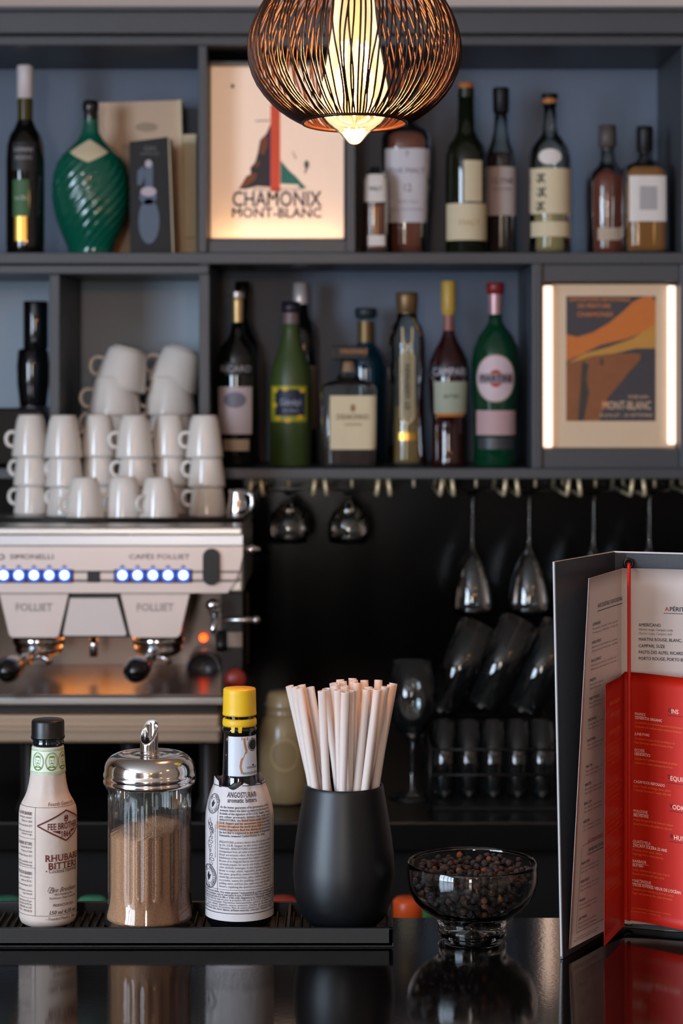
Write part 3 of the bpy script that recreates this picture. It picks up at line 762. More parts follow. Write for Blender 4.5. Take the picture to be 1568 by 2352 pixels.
# ------------------------------------------------------------------ black tumbler and paper straws
def straw_holder():
    d = D0; cx = X(789.5, d)
    t = thing('straw_tumbler', 'matte black tapered tumbler packed with paper straws', 'tumbler', (cx, d, MZ))
    o = [(0, MZ), (S(76, d), MZ), (S(82, d), MZ + 0.0015)] + pxprof([(92, 2106), (101, 2090), (108.5, 2068), (114, 2040), (117, 2008), (116.5, 1985), (113.5, 1950), (109, 1915), (103, 1875), (97, 1840), (91.5, 1808), (90, 1802), (88.5, 1800.5)], d)
    i = [(max(0, r - 0.0014), z) for r, z in o[3:-1]][::-1]
    body = lathe(o + [(S(86, d), Zp(1801, d))] + i[1:] + [(S(70, d), MZ + 0.004), (0, MZ + 0.004)], (cx, d, 0), 96)
    part('tumbler_body', t, body, M('matte_black_coating', (9, 10, 13), 0.42, noise=0.1, scale=300, bump=0.03, bscale=1500, spec=0.5), True)
    m_st = M('white_paper_straw', (200, 186, 178), 0.62, noise=0.03, scale=200, bump=0.05)
    k = 3.617
    L = [(142, 172, 322), (190, 172, 352), (245, 150, 392), (243, 185, 420), (333, 178, 548), (430, 205, 622), (478, 198, 655), (530, 125, 690), (597, 122, 712), (535, 160, 668), (567, 205, 708), (638, 175, 735), (625, 200, 725), (683, 195, 772), (715, 150, 780), (725, 100, 765), (780, 88, 790), (702, 115, 752), (743, 190, 805), (795, 178, 842), (780, 135, 808), (832, 120, 838), (830, 148, 826), (885, 165, 888), (910, 122, 872), (955, 145, 893), (1003, 122, 898), (1030, 148, 912), (870, 182, 838)]
    rim_z = Zp(1803, d); zb = MZ + 0.006; r = 0.0031
    ends = []
    for (tx, ty, rx) in L:
        px, py, qx = 620 + tx / k, 1530 + ty / k, 620 + rx / k
        back = max(0.0, min(1.0, (205 - ty) / 117.0))
        top = P(px, py, d - 0.020 + 0.062 * back)
        xr = X(qx, d); lim = math.sqrt(max(1e-6, 0.0245 ** 2 - (min(0.0243, abs(xr - cx))) ** 2))
        rim = Vector((max(cx - 0.0245, min(cx + 0.0245, xr)), d + max(-lim, min(lim, -0.0235 + 0.047 * back)), rim_z))
        dv = top - rim; bot = rim + dv * ((zb - rim.z) / dv.z)
        ends.append([bot, top])
    def clampr(p, rad):
        q = Vector((p.x - cx, p.y - d)); 
        if q.length > rad: q = q.normalized() * rad
        p.x, p.y = cx + q.x, d + q.y
    # settle the bunch: push straws apart (mostly in depth), keep them inside the tumbler
    for it in range(160):
        for i in range(len(ends)):
            for j in range(i):
                worst = None
                for q in range(9):
                    t = q / 8.0; A = ends[i][0].lerp(ends[i][1], t); B = ends[j][0].lerp(ends[j][1], t)
                    v = A - B; v.z = 0; l = v.length
                    if l < 2.02 * r * 1.06 and (worst is None or l < worst[0]): worst = (l, t, v)
                if worst:
                    l, t, v = worst
                    if l < 1e-5: v = Vector((0, 1, 0)); l = 1
                    push = v / l * (2.02 * r * 1.06 - min(l, 2.02 * r)) * 0.3; push.x *= 0.12
                    for e, sg in ((i, 1), (j, -1)):
                        ends[e][0] += push * sg * (1 - t); ends[e][1] += push * sg * t
        for e in ends:
            clampr(e[0], 0.0215)
            t = (rim_z - e[0].z) / (e[1].z - e[0].z); R0 = e[0].lerp(e[1], t); R1 = R0.copy(); clampr(R1, 0.0246)
            dlt = R1 - R0; e[1] += dlt * 0.8; e[0] += dlt * 0.9; clampr(e[0], 0.0215)
    for n, (bot, top) in enumerate(ends):
        dirv = (top - bot).normalized()
        u = dirv.cross(Vector((0, 1, 0))).normalized(); w = dirv.cross(u)
        V, F = [], []; sg = 18
        for (p, rr) in ((bot, r), (bot.lerp(top, 0.5), r), (top, r), (top, r - 0.0005), (top - dirv * 0.03, r - 0.0005)):
            for q in range(sg):
                a = 2 * PI * q / sg; V.append(p + (u * math.cos(a) + w * math.sin(a)) * rr)
        for j in range(4):
            for q in range(sg):
                q2 = (q + 1) % sg; F.append((j * sg + q, j * sg + q2, (j + 1) * sg + q2, (j + 1) * sg + q))
        F.append(tuple(range(sg)))
        lab = 'white paper straw standing among the others in the black tumbler'
        if n == 0: lab = 'leftmost white paper straw leaning out of the black tumbler'
        if n == 27: lab = 'rightmost white paper straw leaning out of the black tumbler'
        if n == 4: lab = 'white paper straw just left of the dark gap in the bunch'
        if n == 5: lab = 'white paper straw just right of the dark gap in the bunch'
        solo('paper_straw', lab, 'straw', (V, F), m_st, bot, 'paper straws in the black tumbler')
straw_holder()

# ------------------------------------------------------------------ glass bowl of dried berries
def berry_bowl():
    d = 1.60; cx = X(1084, d); c = (cx, d, 0)
    t = thing('glass_bowl', 'small clear glass footed bowl of dark dried berries on the counter', 'bowl', (cx, d, CT))
    out = [(0, CT + 0.0055), (S(50, d), CT + 0.0055), (S(60, d), CT + 0.002), (S(68, d), CT + 0.0002), (S(75, d), CT + 0.0025)] + \
        pxprof([(78.5, 2143), (77.5, 2130), (79, 2118), (85, 2107), (98, 2097), (117, 2084), (133, 2066), (144, 2045), (150, 2020), (150.5, 2005), (149, 1990), (147.5, 1980), (146, 1977.5)], d)
    inn = pxprof([(143.5, 1979), (145, 1990), (146, 2005), (145, 2022), (138, 2045), (126, 2063), (108, 2080), (88, 2091), (72, 2100), (69, 2110), (69, 2130), (66, 2140)], d) + [(0, CT + 0.009)]
    part('glass_body', t, lathe(out + inn, c, 96), M('bowl_glass', (250, 252, 250), 0.015, trans=1.0, ior=1.46, noise=0.0), True)
    # dried berries
    Rin = fn_profile([(max(0.001, r - 0.0008), z) for r, z in inn])
    zt = Zp(1991, d); zb = CT + 0.011
    rnd = random.Random(11)
    bm = bmesh.new(); bmesh.ops.create_icosphere(bm, subdivisions=2, radius=1.0)
    shapes = []
    for q in range(4):
        vs = []
        for v in bm.verts:
            n = v.co.normalized()
            f = 1 + 0.20 * math.sin(6 * n.x + q * 2) * math.sin(5 * n.y + q) + 0.16 * math.sin(7 * n.z + 3 * q) * math.cos(6 * n.x) + 0.10 * math.sin(11 * n.y + q) * math.sin(10 * n.z)
            vs.append(n * f)
        shapes.append((vs, [tuple(x.index for x in f.verts) for f in bm.faces]))
    bm.free()
    mats = [M('dried_berry_black', (34, 25, 24), 0.75, noise=0.5, scale=1.2, bump=0.6, bscale=3), M('dried_berry_brown', (62, 38, 27), 0.75, noise=0.5, scale=1.2, bump=0.6, bscale=3), M('dried_berry_plum', (46, 30, 32), 0.75, noise=0.5, scale=1.2, bump=0.6, bscale=3), M('dried_berry_rust', (110, 60, 30), 0.75, noise=0.4, scale=1.2, bump=0.6, bscale=3)]
    mesh = {}
    pts = []; tries = 0
    while tries < 60000 and len(pts) < 900:
        tries += 1
        r0 = rnd.uniform(0.0021, 0.0029)
        z = rnd.uniform(zb, zt); a = rnd.uniform(0, 2 * PI); rmax = Rin(z) - r0 * 1.1
        if rmax < 0: continue
        rr = rmax * math.sqrt(rnd.random())
        p = Vector((cx + rr * math.sin(a), d - rr * math.cos(a), z))
        if z > zt - 0.004 and (p - Vector((cx, d, zt))).length < 0.014 and z > zt - 0.002: continue
        if any((p - q).length < (r0 + s) * 0.86 for q, s in pts[-900:]): continue
        pts.append((p, r0))
    def vis(pr):
        p, r = pr; front = (Rin(p.z) - math.hypot(p.x - cx, p.y - d)) if p.y < d else 1.0
        return min(front, zt - p.z + 0.0005 if p.y > d - 0.02 else 1.0)
    pts.sort(key=vis)
    rest = []
    for n, (p, r) in enumerate(pts):
        q = rnd.randrange(4); mi = rnd.choice((0, 0, 0, 1, 2, 2, 0, 1, 0, 3 if rnd.random() < 0.3 else 0))
        rot = Matrix.Rotation(rnd.uniform(0, 6), 3, 'X') @ Matrix.Rotation(rnd.uniform(0, 6), 3, 'Z')
        if n < 290:
            if (q, mi) not in mesh:
                mesh[q, mi] = mesh_data('dried_berry', shapes[q], mats[mi], True)
            o = bpy.data.objects.new('dried_berry', mesh[q, mi]); COL.objects.link(o)
            o.location = p; o.rotation_euler = rot.to_euler(); o.scale = (r, r, r)
            o['label'] = 'wrinkled dark dried berry heaped in the glass bowl'; o['category'] = 'berry'; o['group'] = 'dried berries in the glass bowl'
        else:
            rest.append(([p + rot @ (v * r) for v in shapes[q][0]], shapes[q][1]))
    if rest:
        V, F = join(*rest); o = bpy.data.objects.new('dried_berry', mesh_data('dried_berry_rest', (V, F), mats[0], True)); COL.objects.link(o)
        o['label'] = 'dried berries filling the inside of the glass bowl'; o['category'] = 'berry'; o['kind'] = 'stuff'
berry_bowl()

# ------------------------------------------------------------------ menu standing open on the right
def menu():
    sx, sd = 0.2128, 1.630                               # spine in plan
    ztop, zbot = CAMZ - 0.1390, CT + 0.0004
    t = thing('menu_folder', 'black bar menu standing open with red and white pages held by a red cord', 'menu', (sx, sd, CT))
    m_cov = M('menu_cover_black', (46, 47, 52), 0.45, noise=0.15, scale=200, bump=0.05, bscale=600)
    m_edge = M('cover_card_edge', (196, 190, 190), 0.6)
    m_wp = M('menu_white_paper', (206, 190, 183), 0.5, noise=0.03, scale=80)
    m_rp = M('menu_red_paper', (188, 28, 6), 0.45, noise=0.06, scale=80)
    m_rk = M('menu_red_leaf', (166, 28, 8), 0.35, noise=0.08, scale=80)
    def plan_point(plan, u):
        for a, b in zip(plan, plan[1:]):
            l = math.hypot(b[0] - a[0], b[1] - a[1])
            if u <= l or b is plan[-1]:
                k = u / l; return (a[0] + (b[0] - a[0]) * k, a[1] + (b[1] - a[1]) * k, (b[0] - a[0]) / l, (b[1] - a[1]) / l)
            u -= l
    def length(plan): return sum(math.hypot(b[0] - a[0], b[1] - a[1]) for a, b in zip(plan, plan[1:]))
    class Sheet:
        """sheet hanging from the spine: plan at top and bottom, between heights z0 and z1"""
        def __init__(s, pt, pb, z1, z0, side):
            s.pt, s.pb, s.z1, s.z0, s.side = pt, pb, z1, z0, side; s.w = min(length(pt), length(pb))
        def at(s, u, z, off=0.0):
            k = (z - s.z0) / (s.z1 - s.z0)
            a, b = plan_point(s.pt, u), plan_point(s.pb, u)
            x, y, tx, ty = (b[i] + (a[i] - b[i]) * k for i in range(4))
            n = math.hypot(tx, ty); nx, ny = ty / n, -tx / n
            if ny > 0: nx, ny = -nx, -ny
            if s.side == 'L' and nx < 0: nx, ny = -nx, -ny
            return Vector((x + nx * off, y + ny * off, z))
        def mesh(s, thick, nu=16, nv=24, topz=None, u1=None, botz=None):
            u1 = u1 or s.w * 0.999; V, F = [], []
            for sd_ in (0, 1):
                for j in range(nv + 1):
                    for i in range(nu + 1):
                        u = u1 * i / nu; zt = topz(u) if topz else s.z1; zb = botz(u) if botz else s.z0
                        z = zb + (zt - zb) * j / nv; V.append(s.at(u, z, -thick * sd_))
            N = (nu + 1) * (nv + 1)
            for sd_ in (0, 1):
                for j in range(nv):
                    for i in range(nu):
                        q = (j * (nu + 1) + i, j * (nu + 1) + i + 1, (j + 1) * (nu + 1) + i + 1, (j + 1) * (nu + 1) + i)
                        F.append(tuple(x + sd_ * N for x in (q if sd_ == 0 else q[::-1])))
            ring = [i for i in range(nu + 1)] + [j * (nu + 1) + nu for j in range(1, nv + 1)] + [nv * (nu + 1) + i for i in range(nu - 1, -1, -1)] + [j * (nu + 1) for j in range(nv - 1, 0, -1)]
            for a, b in zip(ring, ring[1:] + ring[:1]): F.append((a, b, b + N, a + N))
            return V, F
        def find(s, px, py):
            lo, hi = 0.0, s.w * 1.3; zz = CAMZ - 0.3
            f = lambda u: CX + FPX * s.at(u, zz).x / s.at(u, zz).y
            for _ in range(40):
                mid = (lo + hi) / 2; q = s.at(mid, zz)
                zz = CAMZ - (py - HY) * q.y / FPX
                up = (f(hi) > f(lo))
                if (f(mid) < px) == up: lo = mid
                else: hi = mid
            return mid, zz
    R_end = (sx + 0.098, 1.598)
    covL = Sheet([(sx - 0.004, sd), (0.1545, 1.545)], [(sx - 0.004, sd), (0.1572, 1.537)], ztop, zbot, 'L')
    covR = Sheet([(sx - 0.004, sd), (sx + 0.004, sd + 0.001), R_end], [(sx - 0.004, sd), (sx + 0.004, sd + 0.001), R_end], ztop, zbot, 'R')
    part('cover_wing', t, covL.mesh(0.0022, 10, 12), m_cov)
    part('cover_back', t, covR.mesh(0.0022, 12, 12), m_cov)
    # pale cut edges of the card covers
    part('cover_edge', t, tube([covL.at(covL.w, zbot + 0.002, -0.001), covL.at(covL.w, ztop, -0.001), covL.at(0, ztop, -0.001), covR.at(covR.w * 0.99, ztop, -0.001)], 0.0007, 6), m_edge)
    # white sheets
    wl = Sheet([(sx + 0.001, 1.621), (0.200, 1.590), (0.1787, 1.5415)], [(sx + 0.001, 1.621), (0.194, 1.595), (0.1646, 1.548)], CAMZ - 0.1506, CAMZ - 0.4205, 'L')
    wr = Sheet([(sx + 0.001, 1.621), (sx + 0.02, 1.6185), (sx + 0.092, 1.596)], [(sx + 0.001, 1.621), (sx + 0.02, 1.6185), (sx + 0.092, 1.596)], CAMZ - 0.1506, CAMZ - 0.4205, 'R')
    pl = part('white_page', t, wl.mesh(0.0003), m_wp, True); pr = part('white_page', t, wr.mesh(0.0003), m_wp, True)
    # red sheets
    rl = Sheet([(sx + 0.0015, 1.616), (0.207, 1.590), (0.1925, 1.556)], [(sx + 0.0015, 1.616), (0.205, 1.592), (0.1885, 1.548)], CAMZ - 0.2305, CAMZ - 0.4205, 'L')
    rr = Sheet([(sx + 0.0015, 1.616), (sx + 0.006, 1.6135), (sx + 0.014, 1.609), (sx + 0.068, 1.558)], [(sx + 0.0015, 1.616), (sx + 0.006, 1.6145), (sx + 0.014, 1.610), (sx + 0.068, 1.564)], CAMZ - 0.2285, CAMZ - 0.4165, 'R')
    def rtop(u): return CAMZ - 0.2290 - (0.0035 if u > 0.06 else 0) * (u - 0.06) * 60
    ql = part('red_page', t, rl.mesh(0.0003, topz=rtop), m_rk, True); qr = part('red_page', t, rr.mesh(0.0003), m_rp, True)
    # cord, grommets
    m_cord = M('red_elastic_cord', (200, 30, 14), 0.6, noise=0.1, scale=500)
    cx_, cd_ = X(1444, 1.612), 1.612
    zc1, zc0 = Zp(1297, 1.618), Zp(2118, 1.618)
    part('red_cord', t, tube([(X(1444, 1.626), 1.626, zc1), (cx_, 1.612, zc1 - 0.003), (cx_, 1.611, (zc1 + zc0) / 2), (cx_, 1.612, zc0 + 0.003), (X(1444, 1.626), 1.626, zc0)], 0.0013, 10), m_cord, True)
    for zz in (zc1, zc0 - 0.001):
        g = lathe([(0.0019, -0.0008), (0.0042, -0.0008), (0.0044, 0), (0.0038, 0.0012), (0.0024, 0.0010), (0.0019, 0.0002)], seg=28)
        g = xform(g, Matrix.Translation((X(1444, 1.624), 1.6265, zz)) @ Matrix.Rotation(PI / 2, 4, 'X'))
        part('grommet', t, g, m_blackp, True)
    # print ------------------------------------------------------------
    fl = lambda q: join(*[([(a, b, 0) for a, b in r[0]], r[1]) for r in q])
    px = 1.617 / FPX
    def menu_part(page, vf, mat): return part('menu_print', page, vf, mat, kind='stuff')
    def put(sheet, items, off=0.0004, squeeze=1.0):
        out = []
        for it in items:
            x, y, h, s_, b = it[:5]; sh = it[5] if len(it) > 5 else 0
            u, z = sheet.find(x, y)
            q = text2(s_, h * px, u, z, b, 'L', shear=sh, wx=(1.0 if h > 8.8 else 0.84) * squeeze)
            if sheet.side == 'L': q = ([(2 * u - a, v) for a, v in q[0]], q[1])
            out.append(q)
        return out
    def bar(sheet, x0, x1, y, th):
        u0, z = sheet.find(x0, y); u1, _ = sheet.find(x1, y); return rect2(u0, z - th * px / 2, u1, z + th * px / 2, 8, 1)
    def on(sheet, qs, off=0.00035):
        return lay(fl(qs), lambda u, v: sheet.at(max(0.0, min(sheet.w * 0.995, u)), v, off))
    m_navy = M('navy_ink', (34, 38, 48), 0.6); m_grey = M('grey_ink', (120, 112, 112), 0.6); m_redi = M('red_ink', (190, 60, 36), 0.6)
    m_wi = M('pink_white_ink', (240, 190, 170), 0.6); m_oi = M('orange_ink', (236, 110, 50), 0.6); m_bi = M('maroon_black_ink', (50, 12, 12), 0.6)
    a = [(1537, 1403.5, 9.5, 'PÉRITIFS', 1), (1466, 1438.5, 7.2, 'AMERICANO', 1), (1466, 1471.5, 7.0, 'MARTINI ROUGE, BLANC, DRY', 1), (1466, 1486.5, 7.0, 'CAMPARI, SUZE', 1), (1466, 1501, 7.0, 'PASTIS DES ALPES, RICARD', 1), (1466, 1515.5, 7.0, 'PORTO ROUGE, PORTO BLANC', 1)]
    menu_part(pr, on(wr, put(wr, a) + [bar(wr, 1524, 1568, 1408.5, 1.3), bar(wr, 1566, 1572, 1554, 1.3)]), m_navy)
    menu_part(pr, on(wr, put(wr, [(1466, 1448, 5.4, 'Martini rouge, Campari, soda', 0)])), M('mid_grey_ink', (84, 78, 80), 0.6))
    menu_part(pr, on(wr, put(wr, [(1466, 1457, 5.4, 'Martini rouge, Campari, soft', 0, 0.2)])), m_grey)
    menu_part(pr, on(wr, put(wr, [(1526.5, 1403.5, 9.5, 'A', 1)])), m_redi)
    # left white page: foreshortened lines, read from the outer edge inwards
    def putL(sheet, items, off=0.00035):
        out = []
        for it in items:
            x, y, h, s_, b = it[:5]; wpx = it[5] if len(it) > 5 else None
            u0, z = sheet.find(x, y); W_ = None
            if wpx: u1, _ = sheet.find(x + wpx, y); W_ = abs(u1 - u0)
            q = text2(s_, h * px, 0, z, b, 'L', width=W_)
            out.append(([(u0 - p, v) for p, v in q[0]], q[1]))
        return out
    heads = [('LE PRIEURÉ', 1438), ('APEROL SPRITZ', 1480), ('ITALICUS SPRITZ', 1522), ('MOJITO', 1566), ('MOJITO MYRTILLE', 1609), ('MOSCOW MULE', 1658), ('BLOODY MARY', 1705), ('MAI TAI', 1765), ('PIRATE', 1807), ('BASIL CUP', 1850), ('NEGRONI', 1892)]
    low = [('VIRGIN TONIC', 1988), ('VIRGIN MOJITO', 2030), ('PANAMA', 2073), ('LADY PURPLE', 2115)]
    subs = ['Prosecco, Génépi, sirop de myrtille', 'Aperol, prosecco, soda', 'Italicus, prosecco, citron, tonic', 'Rhum, citron vert, menthe, soda', 'Rhum, myrtille, menthe, citron', 'Vodka, ginger beer, citron', 'Vodka, jus de tomate, épices', 'Rhum ambré, orgeat, citron', 'Rhum épicé, passion, ananas', 'Gin, basilic, concombre', 'Gin, Campari, Martini', 'Sirop de concombre, tonic', 'Sirop de menthe, citron vert', 'Purée de passion, ananas', 'Purée de mûre, framboise']
    H_, T_ = [], []
    for n, (h, y) in enumerate(heads + low):
        x0 = 1360 - (y - 1438) * 0.0485 - (10 if n >= 11 else 0) * 0
        wmax = 1434 if y < 1560 else 1384
        wh = min(28 if n % 3 else 20, wmax - x0)
        H_.append((x0, y, 6.0, h, 1, min(7.2 + len(h) * 1.05, wmax - x0)))
        for q in (0, 1):
            T_.append((x0, y + 9.5 + 9 * q, 4.6, subs[n][: (30 if q == 0 else 26)], 0, min(58 if y < 1560 else 40, wmax - x0 - 4 * q)))
    H_.append((1372, 1396, 8.5, 'NOS COCKTAILS / OUR COCKTAILS', 1, 56)); H_.append((1350, 1956, 7, 'SANS ALCOOL', 1, 34))
    lines = [bar(wl, 1371, 1428, 1404, 1.6), bar(wl, 1348, 1384, 1963, 1.4), bar(wl, 1336, 1384, 1943, 0.9), bar(wl, 1322, 1384, 2143, 0.9)]
    u0, z0 = wl.find(1335, 1948); u1, z1 = wl.find(1322, 2138); lines.append(line2([(u0, z0), (u1, z1)], 0.9 * px))
    menu_part(pl, on(wl, putL(wl, H_) + lines), m_navy)
    menu_part(pl, on(wl, putL(wl, T_) + putL(wl, [(1431, y, 5, '9€', 0, 8) for y in (1418, 1458, 1497, 1537)])), m_grey)
    menu_part(pl, on(wl, putL(wl, [(1349, 1935, 6, 'ACCOMPAGNEMENTS', 1, 34)])), m_redi)
    menu_part(pl, on(wl, putL(wl, [(1320, 2158, 4, 'Tarifs affichés en euros, prix nets', 0, 52), (1316, 2165, 4, 'Prices in euros, service included', 0, 52)])), m_grey)
    # red right page
    hd = [(1457.5, 1642, 6.2, 'FRANCE'), (1457.5, 1651, 6.2, 'GENEROUS ORGANIC'), (1457.5, 1688, 6.2, 'JUNE POIRE'), (1457, 1725, 6.2, 'ECOSSE'), (1457, 1734.5, 6.2, "HENDRICK'S"), (1455, 1797.5, 6.4, 'CASAMIGOS REPOSADO'),
          (1454.5, 1865, 6.6, 'POLOGNE'), (1454.5, 1874.5, 6.6, 'BELVEDERE'), (1453, 1935, 6.8, 'GUATEMELA'), (1453, 1944.5, 6.8, 'ZACAPA SOLERA 23 ANS'), (1452.5, 1980, 6.8, 'BARBADE'), (1452.5, 1989.5, 6.8, 'BUMBU'), (1452, 2025, 6.8, 'MARTINIQUE'), (1452, 2034.5, 6.8, "TROIS RIVIÈRES VIEUX DE L'OCÉAN"),
          (1541, 1638, 9, 'INS'), (1539, 1792, 9.5, 'EQUILA'), (1544, 1858, 9.5, 'ODKA'), (1547, 1928, 9.5, 'HUMS')]
    tt = put(rr, [(x, y, h * (1.05 if h > 8.8 else 0.96), s_, 1) for x, y, h, s_ in hd])
    for x0, x1, y in ((1457.5, 1486, 1644.5), (1457, 1486, 1727.5), (1454.5, 1489, 1867.5), (1453, 1500, 1937.5), (1452.5, 1490, 1982.5), (1452, 1500, 2027.5)): tt.append(bar(rr, x0, x1, y, 0.7))
    menu_part(qr, on(rr, tt), m_wi)
    body = [(1457.5, 1661, 'La coriandre et le cumbava apportent de la fraîcheur'), (1457.5, 1670.5, 'Coriander and combava add an explosive freshness'), (1457, 1698, 'Gin infusé à la poire, arrivé à la fraîcheur de'), (1457, 1707, 'Pear-infused gin with the freshness of ripe'), (1457, 1744, 'Infusion de 11 plantes et botaniques de pétales'), (1457, 1753.5, 'Infusion of 11 plants and essences of rose'),
            (1455, 1807, '« La » Tequila de George, douce, pleine'), (1455, 1816, '« George Clooney »’s Tequila, silky with'), (1454.5, 1884, 'A base de seigle d´or de Dankowo, unique'), (1454.5, 1893.5, 'Based on Dankowski golden rye, ripe and'), (1453, 1953.5, 'Muscade, cerise, cacao, réglisse'), (1453, 1962.5, 'Nutmeg, cherry, cocoa, liquorice'), (1452.5, 1999, 'Rond, onctueux avec des notes d´épices'), (1452.5, 2008, 'Round, unctuous with spicy notes'), (1452, 2043.5, 'Cannes à sucre cultivées au bord de l´océan'), (1452, 2052.5, 'Sugar cane grown by the ocean, immediate'), (1449, 2086, 'L´abus d´alcool est dangereux pour la santé, à consommer'), (1447, 2093, 'Alcohol abuse is dangerous for health, drink')]
    menu_part(qr, on(rr, put(rr, [(x, y, 4.9 if y < 2080 else 3.6, s_, 0) for x, y, s_ in body])), m_oi)
    menu_part(qr, on(rr, put(rr, [(1534, 1636, 9, 'G', 1), (1532.5, 1789, 9.5, 'T', 1), (1537.5, 1855, 9.5, 'V', 1), (1539, 1925, 9.5, 'R', 1)]) + [bar(rr, 1533, 1566, 1642, 1.2), bar(rr, 1532, 1568, 1797, 1.2), bar(rr, 1536, 1568, 1862, 1.2), bar(rr, 1537, 1568, 1932, 1.2)]), m_bi)
    # red left leaf: pale print seen edge-on
    q1 = putL(rl, [(1398, 1622, 8, 'BIÈRES PRESSION', 1, 26), (1400, 1648, 8, 'BEERS / DRAFT', 1, 22), (1396, 1690, 9, 'BIÈRES BOUTEILLES', 1, 28)])
    q1 += putL(rl, [(1384, 1722 + 11.5 * i, 4.6, ['Pelforth blonde, Affligem, Edelweiss', 'Bière du Mont Blanc, blanche ou rousse', 'Brasserie de Chamonix, blonde', 'Eaux, sodas et jus de fruits artisanaux'][i % 4], 0, 44 - 4 * (i % 3)) for i in range(31) if i % 7 not in (5, 6)])
    menu_part(ql, on(rl, q1), M('faded_orange_ink', (214, 92, 46), 0.5))
menu()

# ------------------------------------------------------------------ pendant lamp of black wires
def pendant():
    d = 1.75; cx = X(814, d); c = (cx, d, 0)
    t = thing('pendant_lamp', 'black wire cage pendant lamp with a glowing filament bulb', 'lamp', (cx, d, Zp(282, d)))
    prof = [(119, 282), (136, 273.5), (154, 263), (172, 250), (190, 234), (207, 215), (223, 192), (234, 168), (241, 145), (244, 120), (244, 98), (240, 75), (233, 53), (222, 28), (207, 2), (190, -20), (168, -42), (142, -60), (112, -74), (85, -82)]
    m_w = M('black_lamp_wire', (48, 28, 18), 0.36, metal=0.45, noise=0.2, scale=60)
    N = 134; rnd = random.Random(5)
    base = BASE[t.name]; variants = []
    for v in range(8):
        wob = [rnd.uniform(-0.016, 0.016) for _ in range(3)]; ph = rnd.uniform(0, 6.28)
        pts = []
        for i, (r, y) in enumerate(prof):
            k = i / (len(prof) - 1.0); a = (wob[0] * math.sin(PI * k) + wob[1] * math.sin(2 * PI * k) + wob[2] * math.sin(3 * PI * k + ph)) * min(1, k * 8) * 1.6
            R = S(r, d) * (1 + 0.006 * math.sin(5 * k + ph))
            pts.append(Vector((R * math.sin(a), -R * math.cos(a), Zp(y, d) - base.z)))
        variants.append(mesh_data('wire', tube(pts, 0.00082, 5, False), m_w, True))
    for i in range(N):
        o = bpy.data.objects.new('wire', variants[rnd.randrange(8)]); COL.objects.link(o); o.parent = t
        o.rotation_euler = (0, 0, 2 * PI * i / N + rnd.uniform(-0.004, 0.004))
    def ring(r, z, rr): return tube([(cx + r * math.sin(2 * PI * k / 60), d - r * math.cos(2 * PI * k / 60), z) for k in range(61)], rr, 8, False)
    part('bottom_ring', t, ring(S(119, d), Zp(282, d), 0.0014), m_w, True)
    part('bottom_band', t, lathe([(S(118, d), Zp(283, d)), (S(119.5, d), Zp(279.5, d)), (S(117, d), Zp(279, d))], c, 60), M('copper_band', (150, 86, 48), 0.4, metal=0.6), True)
    part('top_ring', t, ring(S(85, d), Zp(-82, d), 0.0016), m_w, True)
    part('socket', t, lathe([(0.0, Zp(-92, d)), (0.019, Zp(-92, d)), (0.019, Zp(-30, d)), (0.0145, Zp(-26, d)), (0.0, Zp(-26, d))], c, 28), m_blackp, True)
    part('top_plate', t, lathe([(0.0, Zp(-84, d)), (S(86, d), Zp(-84, d)), (S(86, d), Zp(-80, d)), (0.0, Zp(-80, d))], c, 40), m_w)
    part('cable', t, tube([(cx, d, Zp(-90, d)), (cx, d, CEIL)], 0.003, 8), m_blackp, True)
    part('ceiling_rose', t, lathe([(0, CEIL - 0.03), (0.03, CEIL - 0.03), (0.05, CEIL - 0.004), (0.05, CEIL)], c, 32), m_blackp, True)
    cb = (X(822, d), d, 0)
    bulb = part('bulb', t, lathe(pxprof([(0, 332), (10, 330.5), (18, 325), (26, 315), (36, 304), (52, 293), (68, 281), (79, 266), (84, 250), (84, 228), (79, 195), (71, 155), (63, 110), (56, 65), (51, 20), (48, -15), (44, -30)], d), c, 48), thin_glass('bulb_glass', (255, 240, 216), 0.03, 1.4, haze=0.03, hazecol=(255, 214, 170)), True)
    m_fil = emissive('glowing_filament', (255, 214, 170), 16.0)
    fil = []
    for k in range(8):
        a = 2 * PI * k / 8
        r0, r1 = S(30, d), S(46, d)
        fil.append(tube([(cx + r1 * math.sin(a), d - r1 * math.cos(a), Zp(268, d)), (cx + r0 * math.sin(a + 0.2), d - r0 * math.cos(a + 0.2), Zp(95, d))], 0.0010, 6))
    part('glow_core', bulb, lathe(pxprof([(0, 262), (30, 258), (60, 248), (76, 230), (75, 195), (67, 155), (59, 110), (52, 65), (47, 20), (44, -15), (40, -26)], d), c, 40), glow_shell('added_bulb_glow', (255, 222, 186), 0.5), True)  # emissive sleeve added for the overexposed glow inside the bulb
    part('filament', bulb, join(*fil), m_fil, True)
    part('glass_stem', bulb, lathe(pxprof([(4, 285), (7, 262), (6, 180), (16, 60), (20, -20)], d), c, 16), thin_glass('stem_glass', (255, 240, 215), 0.05, 1.45, haze=0.25, hazecol=(255, 230, 190)), True)
    l = bpy.data.lights.new('bulb_light', 'POINT'); l.energy = 9.0; l.color = (1.0, 0.47, 0.20); l.shadow_soft_size = 0.02
    lo = bpy.data.objects.new('bulb_light', l); COL.objects.link(lo); lo.parent = t
    lo.location = Vector((cx, d, Zp(170, d))) - base
    t.rotation_euler = (-0.055, 0, 0)                      # the cage hangs a touch out of level; the cable stays plumb
    for o in t.children:
        if o.name.startswith(('cable', 'ceiling_rose')): o.matrix_parent_inverse = Matrix.Rotation(0.055, 4, 'X')
pendant()

